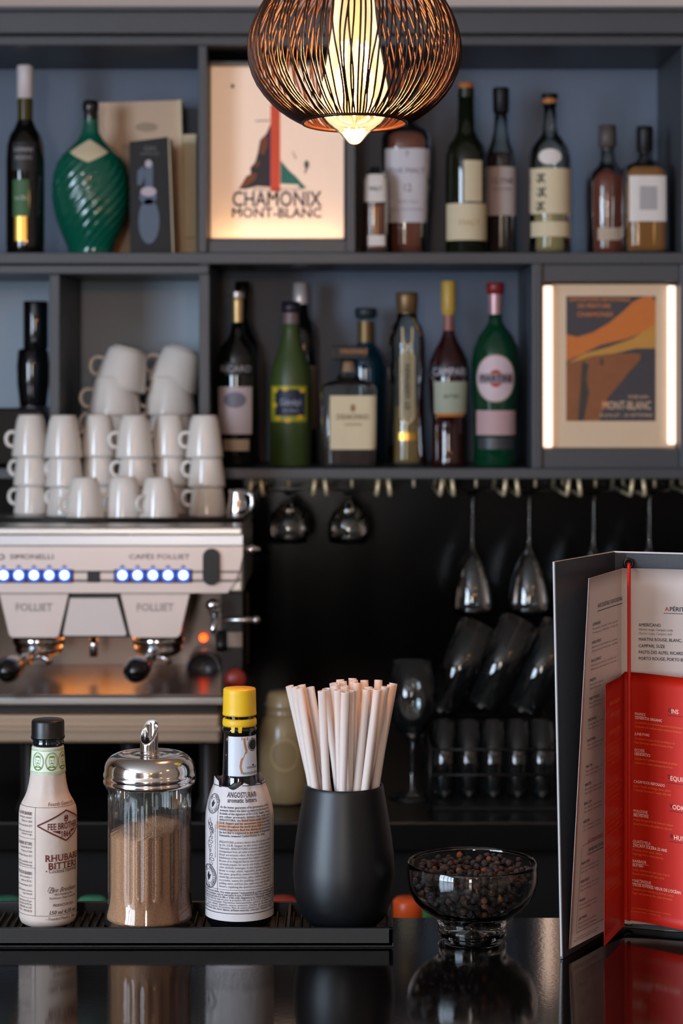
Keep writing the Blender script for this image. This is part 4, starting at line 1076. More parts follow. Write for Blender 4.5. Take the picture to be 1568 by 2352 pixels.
# ------------------------------------------------------------------ backlit pictures on the shelf
fl2 = lambda q: join(*[([(a, b, 0) for a, b in r[0]], r[1]) for r in q])
def on_plane(d, off=0.0):
    return lambda x, y: Vector(((x - CX) * d / FPX, d - off, CAMZ + (HY - y) * d / FPX))
def ptext(s, h, x, y, **k):        # print in picture rows: y runs downwards
    v, f = text2(s, h, 0, 0, **k); return [(x + a, y - b) for a, b in v], [q[::-1] for q in f]

def picture_spire():
    d = DF + 0.045
    t = thing('light_box_picture', 'backlit cream poster of a dark peak with a red stripe and green slope', 'picture', P(635, 556, d))
    BASE[t.name] = Vector(t.location)
    part('box_frame', t, join(pbox(479.5, 791.5, 141, 147, d, d + 0.05), pbox(479.5, 791.5, 547, 553, d, d + 0.004), pbox(479.5, 791.5, 551.5, 553, d, d + 0.05), pbox(479.5, 482, 141, 553, d, d + 0.05), pbox(789, 791.5, 141, 553, d, d + 0.05), box(X(480, d), X(791, d), d + 0.05, d + 0.055, Zp(553, d), Zp(141, d))), m_shelf)
    m_sh = M('backlit_poster_paper', (238, 214, 196), 0.6, noise=0.03, emit=(255, 206, 170), estr=0.30)
    sheet = part('poster_sheet', t, box(X(481, d), X(790, d), d + 0.030, d + 0.032, Zp(551, d), Zp(143, d)), m_sh)
    lay_ = lambda q, o: lay(fl2(q), on_plane(d + 0.030, o))
    e = dict(noise=0.1)
    part('printed_peak', sheet, lay_([poly2([(622, 282), (612, 306), (597, 322), (592, 350), (586, 372), (574, 386), (576, 398), (566, 408), (556, 422), (548, 434), (566, 434), (590, 428), (622, 430)])], 0.0004), M('print_dark_brown', (58, 46, 46), 0.6, **e))
    part('printed_ridge', sheet, lay_([poly2([(612, 306), (600, 322), (596, 352), (606, 356), (616, 330)]), poly2([(548, 434), (566, 404), (590, 396), (586, 412), (572, 424)]), poly2([(580, 384), (598, 366), (594, 382)])], 0.0006), M('print_rust', (140, 74, 40), 0.6, **e))
    part('printed_shade', sheet, lay_([poly2([(622, 282), (622, 430), (616, 430), (614, 320)])], 0.0008), M('print_violet', (52, 44, 78), 0.6, **e))
    part('printed_stripe', sheet, lay_([rect2(621, 240, 643, 440)], 0.0010), M('print_red', (214, 78, 50), 0.6, emit=(255, 90, 50), estr=0.12))
    part('printed_slope', sheet, lay_([poly2([(644, 368), (652, 378), (664, 392), (680, 406), (692, 420), (704, 432), (690, 434), (684, 424), (644, 422)])], 0.0004), M('print_teal', (52, 124, 108), 0.6, **e))
    part('printed_bird', sheet, lay_([disc2(704, 378, 6, 10, nr=1, seg=14), line2([(704, 386), (700, 398)], 4, 50), disc2(534, 198, 4.5, 5, nr=1, seg=14), line2([(586, 278), (620, 277)], 2.5, 50), line2([(672, 348), (680, 366)], 2, 50)], 0.0004), M('print_grey_green', (96, 104, 98), 0.6, **e))
    m_dk = M('print_blue_black', (52, 38, 62), 0.6, **e)
    q = [ptext('CHAMONIX', 34, 635, 474, bold=1, align='C', width=206), ptext('MONT-BLANC', 22, 635, 500, bold=1, align='C', width=208)]
    part('printed_title', sheet, lay_(q, 0.0012), m_dk)
    part('printed_lines', sheet, lay_([ptext('SPORTS D´HIVER ET D´ÉTÉ', 6, 580, 438, align='L', width=110)], 0.0014), m_dk)
    # warm strip lamp along the foot of the box
    part('strip_lamp', t, box(X(486, d), X(786, d), d + 0.006, d + 0.012, Zp(551.5, d), Zp(549, d)), emissive('warm_strip_low', (255, 206, 150), 14.0))
picture_spire()

def picture_mountain():
    d = DF + 0.03
    t = thing('light_box_picture', 'orange mountain poster in a clear frame between two glowing light tubes', 'picture', P(1400, 1032, d))
    BASE[t.name] = Vector(t.location)
    m_mat = M('poster_mount_paper', (232, 204, 186), 0.6, noise=0.03, emit=(255, 196, 160), estr=0.24)
    part('mount', t, pbox(1248, 1550, 653, 1028, d + 0.012, d + 0.016), m_mat)
    part('acrylic_plate', t, pbox(1248, 1550, 653, 1028, d + 0.004, d + 0.0045), m_clear)
    m_tube = emissive('tube_light', (255, 220, 198), 1.6)
    for x0, x1, y0, y1 in ((1247, 1268, 657, 1027), (1532, 1551, 657, 1020)):
        r = S((x1 - x0) / 2, d); c = ((X(x0, d) + X(x1, d)) / 2, d - 0.002, 0)
        tb = part('light_tube', t, lathe([(0, Zp(y1, d)), (r * 0.9, Zp(y1, d)), (r, Zp(y1 - 4, d)), (r, Zp(y0 + 4, d)), (r * 0.9, Zp(y0, d)), (0, Zp(y0, d))], c, 20), m_tube, True)
        part('tube_cap', tb, lathe([(0, Zp(y0 - 5, d)), (r * 0.8, Zp(y0 - 5, d)), (r * 0.8, Zp(y0, d))], c, 16), m_steel, True)
    sh = part('poster_sheet', t, pbox(1300, 1505, 680, 967, d + 0.0105, d + 0.0115), M('poster_night_blue', (66, 58, 68), 0.55, noise=0.25, scale=40, emit=(66, 58, 68), estr=0.3))
    lay_ = lambda q, o: lay(fl2(q), on_plane(d + 0.0105, o))
    part('printed_far_slope', sh, lay_([poly2([(1300, 768), (1326, 774), (1360, 764), (1398, 742), (1430, 716), (1452, 694), (1476, 682), (1496, 680), (1505, 694), (1505, 750), (1440, 778), (1380, 792), (1300, 830)])], 0.0003), M('print_orange', (214, 112, 50), 0.55, emit=(214, 112, 50), estr=0.3, noise=0.18, scale=60))
    part('printed_ridge_light', sh, lay_([poly2([(1300, 836), (1340, 812), (1400, 796), (1450, 778), (1505, 744), (1505, 800), (1460, 800), (1410, 812), (1360, 818), (1300, 836)])], 0.0005), M('print_amber', (206, 140, 64), 0.55, emit=(206, 140, 64), estr=0.28, noise=0.18, scale=50))
    part('printed_near_slope', sh, lay_([poly2([(1300, 838), (1350, 820), (1420, 812), (1470, 812), (1470, 826), (1444, 854), (1424, 880), (1396, 912), (1384, 940), (1376, 967), (1300, 967)])], 0.0005), M('print_brown', (156, 88, 56), 0.55, emit=(156, 88, 56), estr=0.22, noise=0.3, scale=45))
    part('printed_gully', sh, lay_([poly2([(1336, 830), (1352, 836), (1346, 872), (1352, 900), (1340, 967), (1326, 967), (1332, 900)]), poly2([(1378, 822), (1386, 826), (1384, 842), (1378, 838)])], 0.0007), M('print_slate', (92, 78, 74), 0.55, noise=0.2))
    m_or = M('print_orange_letters', (214, 122, 60), 0.55, emit=(214, 122, 60), estr=0.3)
    part('printed_title', sh, lay_([ptext('EXPOSITION NATIONALE', 9, 1306, 692, bold=1, width=140), ptext('DE PEINTURE', 9, 1326, 707, bold=1, width=76), ptext('CHAMONIX', 10, 1324, 727, bold=1, width=84)], 0.0009), m_or)
    part('printed_foot', sh, lay_([ptext('MUSÉE ALPIN', 7, 1442, 915, width=46), ptext('MONT-BLANC', 18, 1383, 940, bold=1, width=112), ptext('20 JUILLET - 20 SEPTEMBRE', 7, 1376, 957, width=122)], 0.0009), M('print_pale_peach', (222, 178, 150), 0.55, emit=(222, 178, 150), estr=0.3))
picture_mountain()

# ------------------------------------------------------------------ bottles on the shelves
class Bottle:
    """lathe bottle read off the photograph in pixels at depth d, standing on height z0"""
    def __init__(s, label, cx, d, prof, mat, z0, sq=2, group=None, flat=1.0, name='bottle', cat='bottle', part_name='glass_body', seg=44):
        s.d, s.sq, s.flat = d, sq, flat; s.c = (X(cx, d), d, 0); s.z0 = z0
        pr = [(S(h, d), Zp(y, d)) for h, y in prof]
        pr = [p for p in pr if p[1] > z0 + 0.004]
        rb = S(prof[-1][0], d)
        s.prof = pr + [(rb, z0 + 0.004), (rb * 0.94, z0 + 0.0002), (0, z0 + 0.0002)]
        s.R = fn_profile([p for p in s.prof if p[0] > 0])
        s.t = thing(name, label, cat, (s.c[0], d, z0), group)
        s.body = part(part_name, s.t, lathe([(0, s.prof[0][1] + 0.0002)] + s.prof, s.c, seg, sq, flat), mat, True)
    def y(s, py): return Zp(py, s.d)
    def sub(s, name, prof, mat, parent=None, sq=2, label=None):
        return part(name, parent or s.t, lathe([(S(h, s.d), Zp(y, s.d)) for h, y in prof], s.c, 32, sq), mat, True, label)
    def sleeve(s, name, y0, y1, mat, off=0.0005, parent=None):
        ys = [y0 + (y1 - y0) * i / 6 for i in range(7)]
        return part(name, parent or s.t, lathe([(s.R(s.y(q)) + off, s.y(q)) for q in ys], s.c, 44, s.sq, s.flat), mat, True)
    def tag(s, name, x0, x1, y0, y1, mat, off=0.0005, nx=16, parent=None, text=(), ink=None):
        """label between pixel offsets x0..x1 from the axis (true projected width)"""
        rr = s.R(s.y((y0 + y1) / 2))
        def arc(q):
            w = max(-0.97, min(0.97, S(q, s.d) / rr)); return math.asin(w) * rr if s.sq == 2 else S(q, s.d)
        s.arc = arc
        W_ = lambda o: wrap(s.c, s.R, o, 0, s.sq, s.flat)
        p = part(name, parent or s.t, lay(rect2(arc(x0), s.y(y1), arc(x1), s.y(y0), nx, 6), W_(off)), mat, True)
        q = []
        for (tx, h, x, yy, b, w) in text:
            q.append(text2(tx, S(h, s.d), arc(x), s.y(yy), b, 'C', width=S(w, s.d)))
        if q: part('lettering', p, lay(fl2(q), W_(off + 0.0005)), ink or m_ink)
        return p
    def disc(s, name, x, y, rx, ry, mat, off=0.0006, r0=0.0, parent=None):
        W_ = wrap(s.c, s.R, off, 0, s.sq, s.flat)
        return part(name, parent or s.t, lay(disc2(S(x, s.d), s.y(y), S(rx, s.d), S(ry, s.d), r0, 36, 5), W_), mat, True)
    def liquid(s, y0, mat, inset=0.0025):
        zs = [s.z0 + 0.006 + (s.y(y0) - s.z0 - 0.006) * i / 14 for i in range(15)]
        return part('liquid', s.t, lathe([(0, zs[0])] + [(max(0.002, s.R(z) - inset), z) for z in zs] + [(0, zs[-1])], s.c, 36, s.sq, s.flat), mat, True)
    def print(s, name, q, mat, off=0.0009, parent=None):
        return part(name, parent or s.t, lay(fl2(q), wrap(s.c, s.R, off, 0, s.sq, s.flat)), mat)

m_black_foil = M('black_foil', (14, 13, 14), 0.5, noise=0.1)
m_amber = M('amber_spirit', (140, 56, 8), 0.08, noise=0.2, scale=25, coat=0.5)
m_whisky = M('gold_whisky', (176, 106, 14), 0.08, noise=0.2, scale=25, coat=0.5)
m_cork = M('cork_orange', (196, 118, 52), 0.6, noise=0.15)
m_silver = M('silver_foil', (196, 192, 190), 0.3, metal=0.8)
m_liqglass = thin_glass('bottle_clear_glass', (226, 230, 226), 0.04, 1.5, haze=0.04)
G_UP = 'spirit bottles on the top shelf'; G_MID = 'liqueur bottles on the middle shelf'
dU = 3.44

# top shelf, left cell
b = Bottle('tall dark wine bottle with white neck capsule, leftmost on the top shelf', 58, dU, [(17, 224), (17, 275), (26, 296), (36, 312), (42, 335), (44, 370), (44, 560), (43, 584)], m_darkglass, Z_UP, group=G_UP)
b.sub('capsule', [(0, 151), (18, 151), (19, 156), (18.5, 226), (17, 227)], M('white_capsule', (226, 214, 214), 0.4)); b.sub('neck_tint', [(17.3, 226), (17.5, 276)], M('olive_neck', (72, 66, 20), 0.15))
b.tag('front_label', -24, 30, 330, 395, M('dark_label', (34, 34, 34), 0.5), text=(('DOMAINE', 9, 2, 352, 1, 44), ('RÉSERVE', 8, 2, 370, 0, 40)), ink=M('silver_ink', (170, 168, 166), 0.4))
b.tag('green_label', -22, 14, 416, 500, M('green_label', (62, 104, 58), 0.5), text=(('1er CRU', 9, -4, 462, 1, 28),), ink=M('pale_ink', (206, 206, 190), 0.5))
b.tag('gold_label', -18, 10, 500, 556, m_gold)

def swirl_decanter():
    d = 3.45; cx = X(208, d)
    t = thing('decanter_bottle', 'big teal glass bottle with slanting ribs and cream neck tag', 'bottle', (cx, d, Z_UP), G_UP)
    pr = [(16, 262), (16, 285), (20, 306), (30, 322), (48, 340), (66, 356), (78, 376), (86, 402), (89, 432), (88, 462), (82, 495), (72, 525), (60, 552), (52, 570), (50, 584)]
    p = [(S(h, d), Zp(y, d)) for h, y in pr]; p = [q for q in p if q[1] > Z_UP + 0.004] + [(S(50, d), Z_UP + 0.003), (S(46, d), Z_UP + 0.0003), (0, Z_UP + 0.0003)]
    R = fn_profile(p)
    zs = [p[0][1] + (Z_UP + 0.003 - p[0][1]) * i / 80 for i in range(81)]
    def rib(a, z):
        k = max(0, min(1, (Zp(345, d) - z) / 0.02)); w = abs(math.sin(10 * a - (z - Z_UP) * 165))
        return 1 + k * 0.045 * w ** 0.6 - k * 0.04
    m_teal = M('teal_ribbed_glass', (10, 92, 72), 0.14, noise=0.25, scale=12, coat=0.6)
    g = part('ribbed_body', t, lathe([(0, zs[0] + 0.0003)] + [(R(z), z) for z in zs] + [(S(46, d), Z_UP + 0.0003), (0, Z_UP + 0.0003)], (cx, d, 0), 240, 2, 0.75, rib), m_teal, True)
    part('stopper', t, lathe([(S(h, d), Zp(y, d)) for h, y in ((0, 230), (14, 231), (19, 238), (19, 252), (16, 258), (15, 275))], (cx, d, 0), 28), M('dark_stopper', (34, 28, 26), 0.25, coat=0.4), True)
    W_ = wrap((cx, d, 0), R, 0.0022, 0, 2, 0.75)
    pts = [(-48, 352), (-28, 336), (-16, 324), (16, 324), (30, 336), (50, 352), (34, 356), (22, 368), (8, 377), (-4, 378), (-18, 370), (-28, 358)]
    V, F = [], []
    n = 14
    for i in range(n + 1):
        x = -44 + 90 * i / n; k = 1 - abs((x - 1) / 46.0); yt = 323 + 30 * (1 - k) ** 1.0; yb = 352 + 27 * max(0, k) ** 0.8
        for j in range(5):
            V.append((S(x, d), Zp(yt + (yb - yt) * j / 4, d)))
    F = [(i * 5 + j, i * 5 + j + 1, (i + 1) * 5 + j + 1, (i + 1) * 5 + j) for i in range(n) for j in range(4)]
    part('neck_tag', t, lay((V, F), W_), m_creamp, True)
swirl_decanter()

def slab(name, label, cat, poly, d0, d1, mat, group=None):
    vf = pprism(poly, d0, d1); zmin = min(v[2] for v in vf[0]); xs = [v[0] for v in vf[0]]
    t = thing(name, label, cat, ((min(xs) + max(xs)) / 2, (d0 + d1) / 2, zmin), group)
    return t, vf
zy = lambda d: HY - (Z_UP + 0.0004 - CAMZ) * FPX / d          # picture row where the top shelf meets depth d
t, vf = slab('wooden_gift_box', 'tall pale wooden box leaning behind the teal bottle', 'box', [(226, 236), (414, 230), (420, zy(3.53)), (232, zy(3.53))], 3.53, 3.60, None)
bx_ = part('box_lid', t, vf, M('pale_wood', (216, 184, 154), 0.55, noise=0.12, scale=14, stretch=(1, 1, 0.2)))
part('box_rim', t, pprism([(408, 229), (416, 229.5), (424, zy(3.525)), (414, zy(3.525))], 3.523, 3.53), m_creamp)
part('burnt_mark', bx_, lay(fl2([disc2(336, 292, 26, 11, 0.0, nr=1), ptext('VIN', 14, 276, 346, bold=1, width=22)]), on_plane(3.53, 0.0006)), M('burnt_ink', (176, 150, 122), 0.6))
t, vf = slab('book', 'cream spined book upright at the end of the left top cell', 'book', [(419, 309), (450, 308), (452, zy(3.5)), (424, zy(3.5))], 3.50, 3.60, None)
part('cover', t, vf, m_creamp)
part('spine_band', t, lay(fl2([rect2(423, 330, 449, 333), rect2(425, 545, 449, 548)]), on_plane(3.5, 0.0006)), M('tan_ink', (176, 154, 120), 0.6))
t, vf = slab('carton', 'black printed carton showing a blue bottle, beside the teal bottle', 'carton', [(297, 326), (386, 314), (396, zy(3.42)), (299, zy(3.42))], 3.42, 3.49, None)
cb_ = part('carton_body', t, vf, M('black_carton', (14, 14, 15), 0.6, noise=0.2))
part('printed_bottle', cb_, lay(fl2([disc2(342, 508, 24, 52, nr=2), rect2(333, 372, 351, 430), disc2(340, 452, 20, 18, nr=1), poly2([(316, 392), (330, 380), (334, 402), (324, 426), (315, 424)])]), on_plane(3.42, 0.0006)), M('print_steel_blue', (72, 92, 116), 0.4))
part('printed_glow', cb_, lay(fl2([disc2(341, 440, 18, 11, nr=1), disc2(341, 376, 8, 9, nr=1, seg=12)]), on_plane(3.42, 0.0009)), M('print_pale_pink', (196, 180, 190), 0.4))
part('printed_name', cb_, lay(fl2([ptext('GIN', 10, 344, 346, align='C', width=30), ptext('DISTILLED', 6, 344, 356, align='C', width=44)]), on_plane(3.42, 0.0006)), M('print_dim_grey', (110, 108, 108), 0.4))
part('carton_side', t, pprism([(386, 314), (389, 314.5), (399, zy(3.425)), (396, zy(3.42))], 3.4205, 3.49), m_creamp)

# top shelf, right cell
b = Bottle('small whisky flask with slanted white label, first on the right top shelf', 862, 3.40, [(10, 392), (22, 398), (27, 412), (28, 440), (28, 586)], m_liqglass, Z_UP, sq=3.2, group=G_UP); b.liquid(470, m_amber)
b.tag('front_label', -26, 26, 402, 466, m_paper, text=(('MALT', 9, 0, 440, 1, 30),)); b.tag('foot_label', -18, 22, 542, 566, m_paper); b.sub('cap', [(0, 384), (11, 384), (11, 393)], m_black_foil)
b = Bottle('broad whisky bottle with large white label below the lamp', 933, 3.46, [(16, 262), (18, 282), (30, 292), (50, 302), (57, 318), (57, 345), (55, 420), (48, 520), (46, 586)], m_liqglass, Z_UP, sq=2.6, group=G_UP); b.liquid(308, m_amber)
b.sub('cork_cap', [(0, 232), (20, 232), (21, 262), (17, 264)], m_black_foil)
b.tag('front_label', -50, 52, 346, 514, M('grey_white_paper', (214, 208, 212), 0.6, noise=0.04), text=(('Y', 14, 0, 366, 1, 10), ('THE MALT', 11, 0, 402, 1, 82), ('12', 17, 0, 444, 1, 22), ('YEARS OLD', 6, 0, 470, 0, 50), ('SINGLE MALT SCOTCH', 6, 0, 488, 0, 74)), ink=M('pale_grey_ink', (140, 132, 138), 0.6))
b = Bottle('dark green whisky bottle with two cream labels and orange cork', 1070, 3.44, [(18, 222), (20, 300), (28, 318), (40, 334), (46, 356), (47, 390), (47, 586)], M('deep_olive_glass', (22, 26, 12), 0.07, coat=0.6), Z_UP, group=G_UP)
b.sub('cork_cap', [(0, 190), (17, 191), (18, 204)], m_cork); b.sub('capsule', [(18.5, 203), (18.8, 224)], M('deep_olive_foil', (30, 34, 20), 0.3))
b.tag('tall_label', -8, 34, 372, 466, m_creamp); b.tag('wide_label', -45, 47, 470, 554, m_creamp, text=(('MALT', 12, 6, 520, 1, 50),), ink=M('faint_tan_ink', (196, 170, 130), 0.6))
b = Bottle('clear whisky bottle with black capsule and white label, beside the dark green one', 1150, 3.50, [(15, 258), (17, 300), (24, 330), (34, 350), (37, 366), (37, 586)], m_liqglass, Z_UP, group=G_UP); b.liquid(352, M('dark_amber_spirit', (52, 20, 12), 0.12, coat=0.5))
b.sub('capsule', [(0, 201), (18, 202), (19, 208), (18, 258), (16, 260)], m_black_foil)
b.tag('front_label', -34, 34, 386, 497, M('rose_white_paper', (206, 190, 186), 0.6), text=(('CLYNE', 12, 0, 424, 1, 54), ('HIGHLAND', 6, 0, 440, 0, 46)), ink=M('plum_ink', (110, 90, 96), 0.6))
b = Bottle('clear bottle with white oriental script label and black stopper', 1262, 3.44, [(15, 240), (16, 290), (20, 308), (32, 322), (44, 342), (48, 366), (48, 586)], m_liqglass, Z_UP, group=G_UP); b.liquid(420, M('straw_spirit', (182, 160, 104), 0.15, coat=0.5))
b.sub('stopper', [(0, 215), (19, 216), (19, 226), (16, 228), (16, 242)], m_black_foil); b.sub('cork_ring', [(16.5, 226), (16.5, 238)], m_cork)
b.disc('round_tag', -4, 364, 27, 18, m_paper)
lb = b.tag('script_label', -44, 46, 390, 494, m_creamp)
q = []
for (x, y, sc) in ((-26, 412, 1), (-24, 444, 1.05), (-27, 476, 1)):
    for l in (((-9, -9), (-5, -4)), ((-10, 2), (-4, 12)), ((0, -11), (0, 12)), ((-6, -3), (11, -6)), ((1, 1), (11, 12)), ((8, -10), (2, 3)), ((-8, 6), (9, 5))):
        q.append(line2([(S(x + a * sc, 3.44), Zp(y + bb * sc, 3.44)) for a, bb in l], S(3, 3.44)))
b.print('script', q, m_ink, parent=lb); b.tag('foot_label', -44, 46, 512, 546, m_creamp)
b = Bottle('round shouldered amber bourbon bottle with grey cork, near the right end', 1394, 3.50, [(17, 336), (18, 368), (26, 382), (44, 398), (50, 420), (50, 470), (47, 586)], m_liqglass, Z_UP, group=G_UP); b.liquid(392, m_amber)
b.sub('cork_cap', [(0, 287), (20, 288), (21, 336), (17, 338)], M('taupe_cap', (92, 82, 78), 0.5)); b.tag('foot_label', -26, 34, 526, 554, M('tan_paper', (196, 172, 150), 0.6))
b = Bottle('square shouldered golden whisky bottle with white label, rightmost on the top shelf', 1480, 3.43, [(15, 346), (16, 366), (30, 374), (48, 384), (53, 400), (54, 586)], m_liqglass, Z_UP, sq=4, group=G_UP); b.liquid(386, m_whisky)
b.sub('capsule', [(0, 290), (18, 291), (19, 300), (18, 346), (15, 350)], m_black_foil)
b.tag('front_label', -42, 42, 408, 512, m_paper); b.tag('print_block', -19, 21, 432, 486, M('pale_grey_block', (176, 170, 168), 0.6), 0.001)

# middle shelf
dM = 3.42; ZM = Z_MID + 0.0003
b = Bottle('black pastis bottle with oval shield label, leftmost on the middle shelf', 545, dM, [(13, 740), (16, 762), (22, 778), (38, 796), (46, 820), (48, 850), (46, 900), (44, 1072)], m_darkglass, ZM, group=G_MID)
b.sub('gold_capsule', [(0, 670), (16, 671), (17, 684), (14, 687), (13.5, 690), (14, 700), (13, 742), (16, 764)], M('pale_gold_foil', (206, 178, 124), 0.35, metal=0.6)); b.sub('cap_ring', [(16.5, 671), (17.5, 683)], m_silver)
b.tag('name_band', -46, 42, 832, 862, m_black_foil, text=(('RICARD', 14, -2, 854, 1, 76),), ink=M('dim_silver_ink', (150, 142, 142), 0.4))
lb = b.tag('front_label', -42, 34, 888, 996, M('rose_grey_paper', (190, 172, 172), 0.6)); b.disc('shield', -4, 918, 26, 18, M('blue_grey_print', (112, 108, 118), 0.5), 0.0011); b.tag('foot_label', -30, 28, 1008, 1034, M('beige_paper', (176, 150, 124), 0.6))
b = Bottle('dark bottle standing behind the black pastis bottle', 556, 3.54, [(14, 668), (15, 730), (26, 760), (38, 790), (40, 1060)], m_darkglass, ZM, group=G_MID); b.sub('cap', [(0, 646), (16, 647), (16, 672)], m_black_foil)
b = Bottle('dark bottle with silver cap behind the olive green liqueur', 690, 3.54, [(17, 698), (20, 726), (30, 745), (36, 775), (38, 1060)], m_darkglass, ZM, group=G_MID); b.sub('cap', [(0, 649), (17, 650), (18, 690), (17, 700)], M('white_silver_cap', (206, 196, 196), 0.35, metal=0.3)); b.tag('side_label', 6, 36, 840, 985, M('dim_cream_paper', (150, 136, 120), 0.6))
b = Bottle('olive green liqueur bottle with navy and yellow label', 668, dM, [(17, 716), (19, 760), (25, 790), (36, 822), (46, 852), (48, 880), (48, 1072)], M('olive_frosted_bottle', (58, 74, 34), 0.42, noise=0.1, scale=12), ZM, group=G_MID)
b.sub('cap', [(0, 692), (21, 693), (22, 716), (18, 719)], M('dark_plum_cap', (34, 26, 38), 0.4)); b.sub('neck_ring', [(18.5, 718), (19.5, 744)], M('mauve_foil', (112, 92, 92), 0.4))
b.tag('yellow_border', -44, 36, 886, 968, M('yellow_green_print', (150, 150, 30), 0.5), 0.0004); b.tag('navy_label', -34, 32, 894, 954, M('navy_label', (22, 30, 54), 0.5), 0.0009, text=(('Génépi', 15, 0, 930, 1, 50), ('des Alpes', 8, 0, 945, 0, 36)), ink=M('pale_blue_ink', (150, 156, 172), 0.5))
for x, y in ((-38, 896), (-12, 892), (28, 896), (-30, 960), (-6, 964), (22, 958), (-40, 930)): b.disc('printed_lemon', x, y, 8, 6, M('lemon_print', (216, 176, 40), 0.5), 0.0013)
b = Bottle('blue gin bottle with round cork behind the square amaretto bottle', 840, 3.54, [(18, 740), (20, 790), (34, 805), (44, 822), (46, 850), (46, 1060)], M('ocean_blue_glass', (10, 54, 72), 0.1, coat=0.6), ZM, group=G_MID)
b.sub('stopper', [(0, 707), (24, 708), (26, 716), (24, 728), (18, 732)], M('dark_teal_stopper', (42, 54, 54), 0.4)); b.sub('neck_band', [(19, 738), (20, 792)], M('bronze_foil', (120, 98, 62), 0.4, metal=0.5))
b = Bottle('square clear amaretto bottle with cream label and flat black cap', 800, 3.40, [(16, 826), (17, 852), (30, 872), (58, 882), (65, 892), (64, 1000), (62, 1072)], m_liqglass, ZM, sq=7, group=G_MID)
b.liquid(1030, M('red_brown_spirit', (58, 24, 12), 0.12, coat=0.4)); 
cp = part('square_cap', b.t, pbox(758, 846, 794, 826, 3.372, 3.43, 0.002), m_black_foil)
part('cap_lettering', cp, lay(fl2([ptext('ORIGINALE', 10, 812, 812, bold=1, align='C', width=64)]), on_plane(3.372, 0.0005)), M('copper_letters', (176, 112, 50), 0.4))
b.sub('cork_neck', [(15, 824), (15.5, 854)], M('peach_cork', (200, 150, 116), 0.5))
b.tag('front_label', -42, 62, 908, 1030, m_creamp, 0.0012, text=(('DISARONNO', 12, 10, 962, 1, 74), ('ORIGINALE', 6, 10, 976, 0, 40)), ink=M('brown_ink_soft', (120, 96, 66), 0.6)); b.disc('label_crest', 10, 936, 6, 9, M('tan_crest', (156, 122, 80), 0.6), 0.0018)
b = Bottle('tall clear elderflower bottle with long ornate vertical label', 934, 3.43, [(24, 720), (26, 738), (36, 752), (42, 775), (43, 800), (43, 850), (40, 900), (42, 1000), (46, 1072)], m_liqglass, ZM, group=G_MID); b.liquid(932, M('pale_gold_liqueur', (150, 116, 52), 0.15, coat=0.4))
b.sub('bronze_cap', [(0, 671), (24, 672), (26, 680), (24, 716), (20, 722)], M('bronze_cap', (124, 98, 66), 0.4, metal=0.5))
q = []
for w, th in ((15, 3.0), (10, 1.8)):
    q.append(line2([(S(x * w / 15, 3.43), Zp(y, 3.43)) for x, y in ((-15, 820), (-8, 806), (0, 800), (8, 806), (15, 820), (15, 958), (8, 968), (0, 973), (-8, 968), (-15, 958), (-15, 820))], S(th, 3.43)))
q.append(line2([(S(x, 3.43), Zp(y, 3.43)) for x, y in ((-11, 752), (-10, 786), (0, 798), (10, 786), (11, 752))], S(4, 3.43)))
lab_ = b.tag('vertical_label', -12, 12, 812, 966, M('smoke_cream_paper', (150, 136, 104), 0.5))
b.print('label_border', q, M('cream_print', (214, 194, 150), 0.5), 0.0014, lab_)
b.print('lettering', [put2(text2('ST GERMAIN', S(11, 3.43), 0, 0, 1, 'L', width=S(104, 3.43)), S(5, 3.43), Zp(940, 3.43), 1, PI / 2)], m_ink, 0.0016, lab_)
b.tag('gold_foot', -20, 22, 992, 1010, m_gold)
b = Bottle('red bitter aperitif bottle with yellow neck wrap and navy name band', 1030, 3.42, [(12, 744), (14, 766), (20, 782), (34, 806), (43, 828), (46, 850), (46, 880), (42, 940), (38, 960), (38, 1050), (42, 1072)], M('dark_red_aperitif', (44, 10, 12), 0.07, coat=0.6), ZM, group=G_MID)
b.sub('yellow_wrap', [(0, 644), (15, 645), (17, 650), (17, 712), (13, 724)], M('mustard_foil', (196, 158, 66), 0.4)); b.sub('pink_neck', [(13, 722), (12.5, 746), (14, 768)], M('rose_neck_foil', (150, 92, 84), 0.4))
b.tag('name_band', -42, 44, 838, 866, M('navy_band', (20, 24, 40), 0.4), 0.0006, text=(('CAMPARI', 17, 0, 862, 1, 84),), ink=M('lavender_ink', (186, 178, 186), 0.4))
b.tag('front_label', -34, 40, 876, 950, M('pale_green_label', (166, 172, 152), 0.6), text=(('BITTER', 8, 4, 914, 0, 34),)); b.tag('gold_foot_band', -30, 34, 948, 956, m_cork)
b = Bottle('green vermouth bottle with round white emblem and red cap, rightmost on the middle shelf', 1137, 3.42, [(15, 716), (16, 738), (24, 752), (40, 772), (52, 800), (55, 830), (54, 900), (50, 940), (50, 1072)], m_greenglass, ZM, group=G_MID)
b.sub('red_cap', [(0, 648), (19, 649), (21, 656), (20, 674), (17, 676)], M('dark_red_cap', (132, 34, 34), 0.4)); b.sub('foil_neck', [(17, 675), (16.5, 700), (15.5, 722)], M('pink_silver_foil', (190, 150, 154), 0.35, metal=0.4))
em = b.disc('emblem', -3, 869, 46, 52, M('emblem_white', (214, 190, 196), 0.5), 0.0008); b.disc('emblem_ring', -3, 869, 49, 55, M('emblem_gold_ring', (150, 132, 110), 0.4), 0.0006, 0.93)
b.disc('emblem_red', -3, 869, 16, 20, M('emblem_red', (176, 52, 48), 0.5), 0.0014)
b.print('lettering', [rect2(S(-42, 3.42), Zp(880, 3.42), S(36, 3.42), Zp(858, 3.42), 10, 1)], M('emblem_grey_bar', (150, 132, 138), 0.5), 0.0018, em); b.print('lettering', [text2('MARTINI', S(14, 3.42), S(-3, 3.42), Zp(876, 3.42), 1, 'C', width=S(74, 3.42))], m_ink, 0.0023, em)
